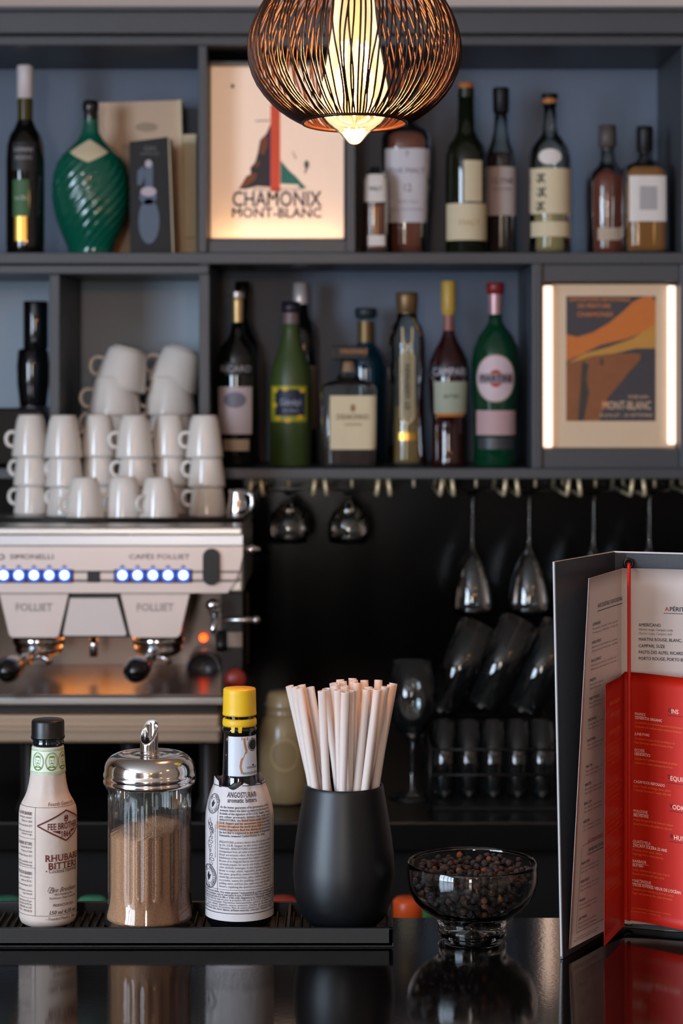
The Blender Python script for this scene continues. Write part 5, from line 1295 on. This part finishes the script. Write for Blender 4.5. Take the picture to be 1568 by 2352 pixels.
b.tag('front_label', -44, 44, 942, 998, M('rose_label', (196, 160, 162), 0.6)); b.tag('dark_foot', -40, 40, 1004, 1030, M('smoke_label', (60, 62, 66), 0.4))

# ------------------------------------------------------------------ espresso machine on the back worktop
def espresso_machine():
    dP = 3.00                                              # front panel plane
    mx0, mx1 = -123, 557
    t = thing('espresso_machine', 'two-group steel espresso machine with blue lit buttons under the cups', 'coffee machine', (X(217, dP), 3.1, WT))
    m_pan = M('machine_panel_satin', (206, 190, 184), 0.36, metal=0.55, noise=0.04, scale=8)
    m_dark = M('machine_dark_metal', (44, 40, 38), 0.4, metal=0.5, noise=0.2)
    MT = Zp(1212, 2.99)                                    # cup deck height
    xl, xr = X(mx0, dP), X(mx1, dP)
    part('cup_deck', t, box(xl, xr, 3.0, 3.335, MT - 0.012, MT, 0.003), m_steel)
    part('deck_rail', t, join(tube([(xl, 2.995, MT + 0.010), (xr, 2.995, MT + 0.010), (xr, 3.33, MT + 0.010)], 0.004, 8)), m_dark, True)
    part('body_shell', t, box(xl, xr - 0.0, 3.03, 3.335, Zp(1362, 3.03), MT - 0.012, 0.004), m_steel)
    part('upper_bevel', t, join(pprism([(mx0, 1214), (mx1, 1214), (mx1, 1252), (mx0, 1252)], dP + 0.004, 3.03)), M('machine_bevel_steel', (206, 204, 208), 0.3, metal=0.7, noise=0.05, stretch=(0.3, 1, 3)))
    pan = part('button_panel', t, pprism([(mx0, 1255), (mx1, 1255), (mx1, 1276), (551, 1306), (540, 1336), (522, 1362), (mx0 + 34, 1362), (mx0 + 17, 1336), (mx0 + 6, 1306), (mx0, 1276)], dP, 3.03), m_pan)
    part('panel_groove', pan, pbox(mx0 + 4, mx1 - 6, 1331, 1337, dP - 0.001, dP), M('taupe_line', (120, 106, 100), 0.5)); part('panel_groove', pan, pbox(mx0 + 4, mx1 - 4, 1311, 1316, dP - 0.001, dP), M('taupe_line', (120, 106, 100), 0.5))
    m_btn = M('button_bezel', (52, 50, 72), 0.35); m_led = emissive('blue_led', (150, 200, 255), 7.0)
    for grp, x0 in ((0, 8), (1, 281)):
        part('button_strip', pan, pbox(x0 - 20, x0 + 160, 1308, 1339, dP - 0.003, dP, 0.001), m_btn)
        for k in range(5):
            xx = x0 + 35 * k
            bb = part('button', pan, pbox(xx - 16, xx + 16, 1310, 1337, dP - 0.006, dP - 0.003, 0.0015), M('button_violet', (92, 84, 128), 0.3))
            part('blue_light', bb, xform(lathe([(0, 0.0015), (0.0042, 0.0013), (0.0058, 0.0005)], seg=20), Matrix.Translation(P(xx, 1321, dP - 0.0062)) @ Matrix.Rotation(PI / 2, 4, 'X')), m_led, True)
            part('led_halo_ring', bb, xform(lathe([(0.0058, 0.0005), (0.0085, 0)], seg=20), Matrix.Translation(P(xx, 1321, dP - 0.0061)) @ Matrix.Rotation(PI / 2, 4, 'X')), emissive('blue_led_halo', (50, 90, 255), 1.6), True)  # halo of the LED put in as a dim emissive ring
            part('cup_symbol', pan, lay(fl2([rect2(xx - 6, 1302, xx + 6, 1305), rect2(xx - 4, 1298, xx + 4, 1301)]), on_plane(dP, 0.0006)), M('symbol_grey', (110, 102, 112), 0.5))
    part('display', pan, pbox(200, 229, 1312, 1338, dP - 0.003, dP, 0.001), m_blackp)
    part('rocker_switch', pan, pprism([(465 + 20 + 20 * math.cos(a), (1280 if math.sin(a) < 0 else 1325) + 20 * math.sin(a)) for a in [2 * PI * i / 32 for i in range(32)]], dP - 0.007, dP), m_blackp)
    part('brand_lettering', pan, lay(fl2([ptext('SIMONELLI', 11, 22, 1284, bold=1, width=102), disc2(2, 1279, 9, 7, 0.6, nr=1)]), on_plane(dP, 0.0006)), M('machine_ink', (90, 86, 90), 0.5))
    part('roaster_lettering', pan, lay(fl2([ptext('CAFÉS FOLLIET', 11, 296, 1284, bold=1, width=140)]), on_plane(dP, 0.0006)), M('machine_ink', (90, 86, 90), 0.5))
    # group covers, back plate, heads
    for cxp, tx in ((78, 'FOLLIET'), (356, 'FOLLIET')):
        cv = part('group_cover', t, pprism([(cxp - 79, 1364), (cxp + 79, 1364), (cxp + 57, 1458), (cxp + 50, 1464), (cxp - 50, 1464), (cxp - 57, 1458)], dP + 0.012, 3.16), m_pan)
        part('cover_lettering', cv, lay(fl2([ptext(tx, 17, cxp, 1403, bold=1, align='C', width=86)]), on_plane(dP + 0.012, 0.0006)), M('cover_ink', (140, 132, 132), 0.5))
        gx = X(cxp, 3.03)
        hd = part('group_head', t, lathe([(0, Zp(1462, 3.05)), (0.034, Zp(1462, 3.05)), (0.037, Zp(1470, 3.05)), (0.037, Zp(1484, 3.05)), (0.030, Zp(1490, 3.05)), (0, Zp(1490, 3.05))], (gx, 3.08, 0), 36), m_chrome, True)
        pf = part('portafilter', t, lathe([(0, Zp(1486, 3.05)), (0.034, Zp(1486, 3.05)), (0.034, Zp(1502, 3.05)), (0.026, Zp(1510, 3.05)), (0, Zp(1511, 3.05))], (gx, 3.08, 0), 32), m_chrome, True)
        zc = Zp(1500, 3.05)
        part('handle_neck', pf, tube([(gx, 3.05, zc), (gx - 0.004, 2.99, zc + 0.001), (gx - 0.006, 2.93, zc + 0.002)], 0.0085, 10), m_chrome, True)
        hb = Vector((gx - 0.008, 2.90, zc + 0.002))
        part('handle_grip', pf, tube([(gx - 0.006, 2.945, zc + 0.002), (gx - 0.007, 2.92, zc + 0.002), hb, hb + Vector((-0.002, -0.040, 0.001)), hb + Vector((-0.002, -0.056, 0.001)), hb + Vector((-0.002, -0.064, 0.001)), hb + Vector((-0.002, -0.068, 0.001))], 0.015, 20, True, [0.010, 0.012, 0.0150, 0.0175, 0.0160, 0.0110, 0.004]), M('bakelite_black', (14, 13, 13), 0.25, coat=0.3), True)
        part('spout_pair', pf, join(tube([(gx, 3.08, Zp(1508, 3.05)), (gx - 0.012, 3.08, Zp(1520, 3.05)), (gx - 0.016, 3.08, Zp(1532, 3.05))], 0.005, 10), tube([(gx, 3.08, Zp(1508, 3.05)), (gx + 0.012, 3.08, Zp(1520, 3.05)), (gx + 0.016, 3.08, Zp(1532, 3.05))], 0.005, 10)), m_chrome, True)
    part('gap_shade_backing', t, pprism([(150, 1364), (279, 1364), (303, 1464), (133, 1464)], dP + 0.020, 3.04), m_blackp)  # black backing added to paint the shade in the gaps round the plate
    part('centre_plate', t, pprism([(161, 1374), (268, 1374), (290, 1456), (286, 1460), (149, 1460), (145, 1456)], dP + 0.006, dP + 0.020), M('centre_plate_paint', (216, 202, 196), 0.45, metal=0.2, noise=0.04))
    part('water_nozzle', t, tube([(X(215, 3.07), 3.07, Zp(1458, 3.07)), (X(215, 3.07), 3.07, Zp(1508, 3.07))], 0.006, 12), m_chrome, True)
    DT = Zp(1596, 2.90)                                    # drip grid height
    m_spl = M('splash_steel', (104, 96, 92), 0.28, metal=0.9, noise=0.1, scale=12)
    part('splash_back', t, box(xl + 0.01, xr, 3.20, 3.21, DT, Zp(1362, 3.2)), m_spl)
    part('side_panel', t, pbox(508, 556, 1362, 1600, 3.05, 3.20), m_dark); part('side_panel', t, pbox(mx0, mx0 + 14, 1362, 1600, 3.05, 3.20), m_dark)
    part('side_sticker', t, pbox(522, 556, 1452, 1486, 3.048, 3.05), M('sticker_beige', (150, 132, 116), 0.5)); part('side_plate', t, pbox(516, 552, 1418, 1448, 3.047, 3.05), m_blackp)
    part('drip_tray', t, box(xl + 0.01, xr - 0.02, 2.90, 3.20, DT - 0.014, DT - 0.004, 0.002), m_steel)
    part('drip_plate', t, box(xl + 0.012, xr - 0.022, 2.903, 3.198, DT - 0.004, DT, 0.0015), M('drip_plate_steel', (128, 118, 110), 0.26, metal=0.9, noise=0.15, scale=6))
    part('tray_recess', t, box(xl + 0.02, xr - 0.03, 2.915, 3.2, Zp(1640, 2.9), DT - 0.014), m_dark)
    lowf = part('lower_front', t, box(xl + 0.005, X(506, 2.90), 2.895, 3.30, Zp(1706, 2.90), Zp(1640, 2.90), 0.004), M('warm_steel', (176, 152, 130), 0.42, metal=0.55, noise=0.1, scale=10, stretch=(0.2, 1, 4)))
    part('front_ledge', lowf, box(xl + 0.005, X(506, 2.89), 2.885, 2.895, Zp(1678, 2.89), Zp(1668, 2.89)), M('warm_steel', (176, 152, 130)))
    for px in (-90, 70, 300, 480):
        part('foot', t, lathe([(0.018, WT), (0.02, WT + 0.004), (0.013, WT + 0.02), (0.013, Zp(1706, 2.95))], (X(px, 2.95), 2.95, 0), 20), m_dark, True)
    part('rear_body', t, box(xl + 0.02, xr - 0.02, 3.21, 3.33, WT + 0.05, Zp(1362, 3.2)), m_dark)
    # gauge, lamp, steam tap
    gc = P(467, 1536, 3.155)
    ga = part('pressure_gauge', t, xform(lathe([(0, 0.003), (0.022, 0.003), (0.0225, 0.010), (0.026, 0.010), (0.0265, 0.0), (0.0265, -0.044), (0, -0.044)], seg=36), Matrix.Translation(gc) @ Matrix.Rotation(PI / 2, 4, 'X')), M('gauge_grey', (92, 88, 88), 0.3, metal=0.5), True)
    part('gauge_needle', ga, xform(box(-0.0012, 0.0012, -0.016, 0.010, 0.004, 0.005), Matrix.Translation(gc) @ Matrix.Rotation(PI / 2, 4, 'X')), m_blackp)
    part('pilot_lamp', t, xform(lathe([(0, 0.004), (0.004, 0.003), (0.006, 0), (0, -0.001)], seg=20), Matrix.Translation(P(467, 1465, 3.19)) @ Matrix.Rotation(PI / 2, 4, 'X')), emissive('red_pilot', (255, 70, 20), 5.0), True)
    part('steam_tap', t, join(tube([P(492, 1386, 3.03), P(492, 1400, 3.02), P(494, 1412, 3.02)], 0.008, 12), sphere(P(488, 1390, 3.02), 0.010)), m_chrome, True)
    part('steam_wand', t, tube([P(494, 1410, 3.02), P(491, 1430, 3.01), P(489, 1452, 3.0)], 0.0042, 10), m_chrome, True)
    part('wand_grip', t, tube([P(506, 1450, 3.0), P(508, 1478, 2.995), P(510, 1492, 2.99)], 0.008, 12), m_blackp, True)
    part('tap_lever', t, join(tube([P(510, 1424, 3.03), P(560, 1424, 3.03), P(588, 1424, 3.03)], 0.0042, 10), sphere(P(588, 1424, 3.03), 0.006)), m_steel, True)
    part('side_knob', t, join(tube([P(556, 1262, 3.03), P(582, 1262, 3.03)], 0.004, 10), sphere(P(576, 1262, 3.03), 0.008, sc=(1.7, 1, 0.8))), m_chrome, True)
    part('red_tap_knob', t, xform(lathe([(0, 0.012), (0.012, 0.011), (0.016, 0.006), (0.016, -0.002), (0.008, -0.012), (0, -0.012)], seg=28), Matrix.Translation(P(540, 1560, 3.03)) @ Matrix.Rotation(PI / 2, 4, 'X')), M('red_knob', (150, 48, 40), 0.35), True)
    # hidden glowing bar, added to give the drip tray its orange light
    wl_ = part('added_glow_bar', t, pbox(120, 320, 1438, 1442, 3.15, 3.18), emissive('added_bar_glow', (255, 160, 80), 9.0))
    return MT
MT = espresso_machine()

# ------------------------------------------------------------------ cups
def cup_meshes(r, h, rf, foot, hr, name):
    """upside-down cup: rim on z=0"""
    out = [(r, 0.0), (r * 0.99, h * 0.08), (r * 0.915, h * 0.36), (r * 0.82, h * 0.66), (r * 0.745, h * 0.86), (r * 0.69, h * 0.94), (foot, h * 0.955), (foot, h), (foot * 0.8, h), (foot * 0.75, h * 0.965), (0, h * 0.965)]
    inn = [(r - 0.0025, 0.0003), (r * 0.90 - 0.002, h * 0.42), (r * 0.76 - 0.002, h * 0.72), (rf * 0.7, h * 0.88), (0, h * 0.9)]
    body = lathe([(0, h * 0.9)] + inn[::-1][1:] + out, seg=40)
    pts = []
    for i in range(13):
        a = -1.75 + 3.5 * i / 12
        pts.append(Vector((-(r * 0.80) - hr * (0.55 + math.cos(a) * 0.75), 0, h * 0.42 + hr * 0.95 * math.sin(a))))
    pts[0].x = -r * 0.93; pts[-1].x = -r * 0.80
    hd = tube(pts, 0.0032, 8, True)
    return mesh_data(name + '_body', body, m_white, True), mesh_data(name + '_handle', hd, m_white, True)
ESP = cup_meshes(0.0285, 0.064, 0.0205, 0.0185, 0.0115, 'espresso')
CAP = cup_meshes(0.043, 0.068, 0.027, 0.024, 0.015, 'cappuccino')
def cup(kind, label, loc, rz=0.0, tilt=0.0, group=None, ry=0.0):
    ms = ESP if kind == 'e' else CAP
    t = bpy.data.objects.new('espresso_cup' if kind == 'e' else 'coffee_cup', None); COL.objects.link(t)
    t.empty_display_size = 0.02; t.location = loc; t.rotation_euler = (tilt, ry, rz)
    t['label'] = label; t['category'] = 'cup'; t['group'] = group
    for n, me in (('cup_body', ms[0]), ('handle', ms[1])):
        o = bpy.data.objects.new(n, me); COL.objects.link(o); o.parent = t
    return t
ORD = ['leftmost', 'second', 'third', 'fourth', 'fifth', 'rightmost']
GE = 'white espresso cups stacked upside down on the machine'
pitch = 0.0440
hand = [0.15, -0.5, -0.4, 0.35, 0.3, 0.25]
colx = [75, 152, 232, 312, 395, 476]
for i, px in enumerate(colx):
    dd = 3.222 if i % 2 else 3.258
    for lev in range(3):
        xx = px + (0 if lev == 0 else (-2 if lev == 1 else -5)) + random.uniform(-2, 2)
        lv = ['bottom', 'middle', 'top'][lev]
        cup('e', 'white espresso cup upside down at the %s of the %s stack' % (lv, ORD[i] if i in (0, 5) else ORD[i] + ' from left'), (X(xx, dd), dd, MT + 0.0006 + lev * pitch), hand[i] + random.uniform(-0.5, 0.3), 0, GE)
for i, px in enumerate((195, 280, 364)):
    cup('e', 'single white espresso cup in the front row, %s of three' % ['left', 'middle', 'right'][i], (X(px, 3.10), 3.10 + 0.024 * (i % 2), MT + 0.0006), 0.3 + 0.2 * i, 0, GE)
GC = 'white cappuccino cups in the shelf cell'
for lev in range(4):
    z = Z_MID + 0.001 + lev * 0.040
    if lev < 3: cup('c', 'white cappuccino cup, %s of the left nested stack in the shelf cell' % ['bottom', 'second', 'third'][lev], (X(258 + 2 * lev, 3.46), 3.46, z), 0.15, 0, GC)
cup('c', 'white cappuccino cup tilted on top of the left nested stack', (X(272, 3.46), 3.47, Z_MID + 0.001 + 3 * 0.040 + 0.004), 0.1, 0.0, GC, 0.22)
for lev in range(3):
    z = Z_MID + 0.001 + lev * 0.040
    cup('c', 'white cappuccino cup, %s of the right nested stack in the shelf cell' % ['bottom', 'middle', 'upper'][lev], (X(398 - 4 * lev, 3.50), 3.50, z), 0.25, 0, GC)
cup('c', 'white cappuccino cup leaning on top of the right nested stack', (X(392, 3.50), 3.51, Z_MID + 0.001 + 3 * 0.040 + 0.005), 0.2, 0.0, GC, 0.30)

# coffee grinder at the left edge, partly out of frame
def grinder():
    d = 3.45
    t = thing('coffee_grinder', 'black coffee grinder with cylindrical hopper in the far left shelf cell', 'grinder', (X(60, d), d, Z_MID))
    m_g = M('gloss_black_grinder', (12, 12, 14), 0.12, noise=0.2, coat=0.5)
    L_ = lambda pts, c: lathe([(S(h, d), Zp(y, d)) for h, y in pts], c, 36)
    part('hopper_lid', t, L_(((0, 692), (27, 692), (28.5, 696), (28.5, 798), (27, 802), (0, 802)), (X(82, d), d, 0)), m_g, True)
    part('hopper', t, L_(((0, 800), (30, 801), (35, 806), (38, 840), (37, 880), (32, 925), (30, 940), (0, 940)), (X(76, d), d, 0)), m_g, True)
    part('grinder_body', t, box(X(-30, d), X(112, d), d - 0.05, d + 0.07, Z_MID + 0.0003, Zp(936, d), 0.006), m_g)
    part('dose_chute', t, pprism([(20, 985), (70, 985), (58, 1030), (32, 1030)], d - 0.075, d - 0.05), m_g)
    part('collar', t, L_(((31, 932), (36, 934), (36, 946), (31, 948)), (X(76, d), d, 0)), m_chrome, True)
grinder()

def milk_jug():
    d = 3.18; c = (X(545, d), d, 0)
    t = thing('milk_jug', 'small steel milk jug at the right end of the machine top', 'jug', (c[0], d, MT))
    k = S(1, d)
    part('jug_body', t, lathe([(0, MT + 0.0005), (22 * k, MT + 0.0005), (24 * k, MT + 0.003), (24 * k, MT + 20 * k), (20 * k, MT + 40 * k), (18 * k, MT + 56 * k), (20 * k, MT + 66 * k), (19 * k, MT + 66 * k), (17 * k, MT + 56 * k), (19 * k, MT + 40 * k), (22 * k, MT + 18 * k), (0, MT + 0.002)], c, 36), m_chrome, True)
    part('jug_handle', t, tube([(c[0] + 18 * k, d, MT + 58 * k), (c[0] + 32 * k, d, MT + 54 * k), (c[0] + 34 * k, d, MT + 36 * k), (c[0] + 30 * k, d, MT + 14 * k), (c[0] + 23 * k, d, MT + 10 * k)], 0.003, 8), m_chrome, True)
milk_jug()

# ------------------------------------------------------------------ hanging glass rack and stemware
RZ = Zp(1137, DF + 0.01)                                 # level of the rails
ZU = shelf_z(1100)
m_brass = M('brushed_brass', (242, 222, 182), 0.45, metal=0.5, noise=0.1)
rack = thing('glass_hanger_rack', 'row of brass glass hanger rails under the middle shelf', 'glass rack', (X(1050, DF), DF + 0.1, ZU))
pairs = [(576, 600), (722, 747), (868, 893), (1014, 1039), (1160, 1187), (1305, 1330), (1451, 1478), (1597, 1622)]
for a_, b_ in pairs:
    for x_, sg in ((a_, -1), (b_, 1)):
        xx = X(x_, DF + 0.01)
        part('rail', rack, tube([(xx - sg * 0.001, DF + 0.01, ZU), (xx + sg * 0.0015, DF + 0.01, RZ + 0.004), (xx + sg * 0.002, DF + 0.014, RZ), (xx + sg * 0.002, DB - 0.02, RZ), (xx, DB - 0.016, RZ + 0.004), (xx - sg * 0.001, DB - 0.016, ZU)], 0.0034, 10), m_brass, True)
for x_ in (663, 808, 950, 1093, 1229, 1367, 1503):
    part('glint_peg', rack, tube([(X(x_, DF + 0.05), DF + 0.05, ZU), (X(x_, DF + 0.05), DF + 0.05, ZU - 0.016)], 0.0026, 8), m_brass, True)  # pegs added to stand in for reflections of the glass feet

def stem_glass(name, label, px, d, prof, group, foot=0.036):
    c = (X(px, d), d, 0); zt = RZ + 0.0031
    out = [(0, zt + 0.0012), (foot, zt + 0.0010), (foot, zt), (foot * 0.35, zt - 0.0022), (0.0042, zt - 0.008)] + [(S(h, d), Zp(y, d)) for h, y in prof]
    t = thing(name, label, 'glass', (c[0], d, zt), group)
    n = next(i for i, (r, z) in enumerate(out) if i > 4 and r > 0.006)
    part('foot_and_stem', t, lathe(out[:n + 1], c, 28), m_clear_thin, True)
    bowl = out[n:]; inner = [(max(0.0, r - 0.0014), z) for r, z in bowl][::-1]
    part('glass_bowl', t, lathe(bowl + inner[:-1] + [(0, bowl[0][1] - 0.004)], c, 40), m_clear_thin, True)
    return t
tall = [(3.0, 1150), (2.8, 1230), (4, 1256), (10, 1266), (22, 1286), (33, 1310), (42, 1345), (47, 1375), (48, 1392), (46, 1406)]
short = [(3.0, 1138), (3.2, 1146), (16, 1158), (36, 1176), (47, 1200), (48, 1222), (43, 1246)]
GH = 'stemmed glasses hanging upside down'
stem_glass('brandy_glass', 'round brandy glass hanging upside down nearest the espresso machine', 662, 3.45, short, GH)
stem_glass('brandy_glass', 'round brandy glass hanging second from the espresso machine', 800, 3.45, short, GH)
for px, lb in ((1084, 'tall wine glass hanging upside down below the red aperitif bottle'), (1214, 'tall wine glass hanging upside down just left of the menu'), (1362, 'tall wine glass hanging behind the top edge of the menu'), (1490, 'tall wine glass hanging at the far right behind the menu')):
    stem_glass('wine_glass', lb, px, 3.45, tall, GH)

# ------------------------------------------------------------------ on the worktop: canister, glasses
def canister():
    d = 3.02; c = (X(655, d), d, 0); yb = HY - (WT - CAMZ) * FPX / d
    t = thing('storage_canister', 'beige ceramic canister on the worktop behind the straws', 'canister', (c[0], d, WT))
    m_c = M('beige_ceramic', (150, 128, 92), 0.3, noise=0.1, scale=12, coat=0.2)
    part('jar_body', t, lathe([(0, WT + 0.0005), (S(52, d), WT + 0.0005), (S(58, d), WT + 0.004)] + [(S(h, d), Zp(y, d)) for h, y in ((60, 1790), (60, 1700), (58, 1670), (50, 1648), (44, 1640))], c, 40), m_c, True)
    part('lid', t, lathe([(S(h, d), Zp(y, d)) for h, y in ((46, 1640), (47, 1634), (44, 1628), (46, 1622), (47, 1616), (44, 1610), (42, 1596), (36, 1588), (0, 1586))], c, 40), m_c, True)
    R = fn_profile([(S(60, d), WT), (S(60, d), Zp(1700, d)), (S(58, d), Zp(1670, d))])
    part('relief_ring', t, lay(disc2(0, Zp(1724, d), S(34, d), S(38, d), 0.82, 32, 1), wrap(c, R, 0.0012)), M('beige_relief', (174, 148, 106), 0.3, coat=0.2), True)
canister()

def tumbler(name, label, px, py, d, h, r0, r1, tilt, group, ry):
    """straight glass; base centre at the given pixel, leaning"""
    p = [(0, 0.0005), (r0 - 0.002, 0.0005), (r0, 0.003), (r1, h), (r1 - 0.0018, h), (r0 - 0.0022, 0.009), (0, 0.008)]
    o = bpy.data.objects.new(name, mesh_data(name, lathe(p, seg=32), m_clear_thin, True)); COL.objects.link(o)
    o.location = P(px, py, d); o.rotation_euler = (tilt, ry, 0)
    o['label'] = label; o['category'] = 'glass'; o['group'] = group
    return o
GT = 'glasses drying on the worktop'
crate = thing('glass_crate', 'dark wire crate of clean glasses on the worktop', 'crate', (X(1090, 3.05), 3.05, WT))
m_wire = M('dark_wire', (40, 38, 36), 0.4, metal=0.6)
cx0, cx1 = X(985, 3.0), X(1285, 3.0)
part('crate_floor', crate, box(cx0, cx1, 2.95, 3.25, WT + 0.001, WT + 0.006), m_wire)
for z_ in (0.05, 0.085):
    part('crate_rail', crate, tube([(cx0, 2.95, WT + z_), (cx1, 2.95, WT + z_), (cx1, 3.25, WT + z_), (cx0, 3.25, WT + z_), (cx0, 2.95, WT + z_)], 0.002, 6), m_wire, True)
for x_ in (cx0, cx1):
    for y_ in (2.95, 3.25): part('crate_post', crate, tube([(x_, y_, WT + 0.001), (x_, y_, WT + 0.09)], 0.003, 6), m_wire, True)
zb_ = HY - (WT + 0.008 - CAMZ) * FPX / 3.05
names = ['leftmost', 'second', 'third', 'fourth', 'rightmost']
for i in range(5):
    d_ = 3.02; px = 1020 + i * 56
    z_ = WT + 0.0085; py = HY - (z_ - CAMZ) * FPX / d_
    tumbler('highball_glass', 'clear highball glass upright in the front row of the crate, %s' % names[i], px, py, d_, 0.105, 0.0165, 0.0165, 0, GT, 0)
for i in range(3):
    d_ = 3.10; px = 1030 + i * 94
    z_ = WT + 0.118 + 0.006 * (i % 2); py = HY - (z_ - CAMZ) * FPX / d_
    tumbler('beer_glass', 'clear beer glass lying slanted on top of the crate, %s' % ['leftmost', 'middle', 'rightmost'][i], px - 18, py, d_, 0.135, 0.026, 0.030, 0.15, GT, 0.42)
def standing_wine(px, d):
    c = (X(px, d), d, 0)
    t = thing('wine_glass', 'wine glass standing upright on the worktop right of the straws', 'glass', (c[0], d, WT), GT)
    part('foot_and_stem', t, lathe([(0, WT + 0.0005), (0.033, WT + 0.0005), (0.033, WT + 0.0016), (0.010, WT + 0.004), (0.0038, WT + 0.012), (0.0036, WT + 0.075), (0.007, WT + 0.085)], c, 28), m_clear_thin, True)
    part('glass_bowl', t, lathe([(0.007, WT + 0.085), (0.022, WT + 0.098), (0.033, WT + 0.120), (0.035, WT + 0.145), (0.028, WT + 0.195), (0.0268, WT + 0.195), (0.0335, WT + 0.145), (0.031, WT + 0.121), (0.020, WT + 0.101), (0, WT + 0.09)], c, 36), m_clear_thin, True)
standing_wine(946, 3.04)

# ------------------------------------------------------------------ bottles standing low behind the counter
rail_z = 0.66
rail = thing('speed_rail', 'low steel bottle rail behind the bar counter', 'bottle rail', (0, 2.50, 0))
part('rail_shelf', rail, box(-0.75, 0.40, 2.44, 2.62, rail_z - 0.012, rail_z), m_steel_sat)
part('rail_lip', rail, box(-0.75, 0.40, 2.435, 2.44, rail_z, rail_z + 0.05), m_steel_sat)
for x_ in (-0.5, 0.35): part('bracket', rail, box(x_ - 0.01, x_ + 0.01, 2.44, 2.62, 0.0, rail_z - 0.012), m_steel_sat)
lowb = [(14, (24, 120, 92), 'teal capped bottle low behind the counter at the left edge'), (212, (40, 150, 110), 'green capped bottle low behind the counter by the sugar dispenser'), (648, (170, 52, 40), 'red capped bottle low behind the counter left of the tumbler'), (936, (214, 84, 30), 'orange capped bottle low behind the counter right of the tumbler'), (978, (20, 140, 70), 'green capped bottle low behind the counter by the glass bowl')]
for px, col, lb in lowb:
    d_ = 2.56 if px == 978 else 2.495; c = (X(px, d_), d_, 0); zt = Zp(2062 if px != 978 else 2088, d_)
    t = thing('rail_bottle', lb, 'bottle', (c[0], d_, rail_z), 'bottles in the speed rail')
    part('glass_body', t, lathe([(0, rail_z + 0.0004), (0.026, rail_z + 0.0004), (0.028, rail_z + 0.004), (0.028, zt - 0.12), (0.024, zt - 0.09), (0.0125, zt - 0.06), (0.0120, zt - 0.03), (0, zt - 0.03)], c, 28), m_darkglass, True)
    part('cap', t, lathe([(0.0125, zt - 0.034), (0.0175, zt - 0.032), (0.0175, zt - 0.004), (0.014, zt), (0, zt)], c, 28), M('cap_%d' % px, col, 0.35, noise=0.08), True)

# ------------------------------------------------------------------ other pendant lamps of the room (behind the camera)
m_glow = emissive('frosted_lamp_glow', (255, 186, 120), 20.0)
k_ = 0
for (x_, y_) in ((-0.55, -1.3), (0.35, -1.3), (-0.55, -2.1), (0.35, -2.1), (1.3, 0.6), (1.5, -0.8)):
    t = thing('globe_pendant', 'small warm globe pendant lamp of the room, hanging %s' % ['left in the nearer row', 'right in the nearer row', 'left in the farther row', 'right in the farther row', 'beside the bar end', 'by the right wall'][k_], 'lamp', (x_, y_, 2.05), 'globe pendants'); k_ += 1
    part('globe', t, sphere((x_, y_, 2.10), 0.06, 20, 12), m_glow, True)
    part('socket', t, lathe([(0, 2.155), (0.02, 2.155), (0.02, 2.20), (0, 2.205)], (x_, y_, 0), 20), m_blackp, True)
    part('cable', t, tube([(x_, y_, 2.2), (x_, y_, CEIL)], 0.003, 6), m_blackp, True)
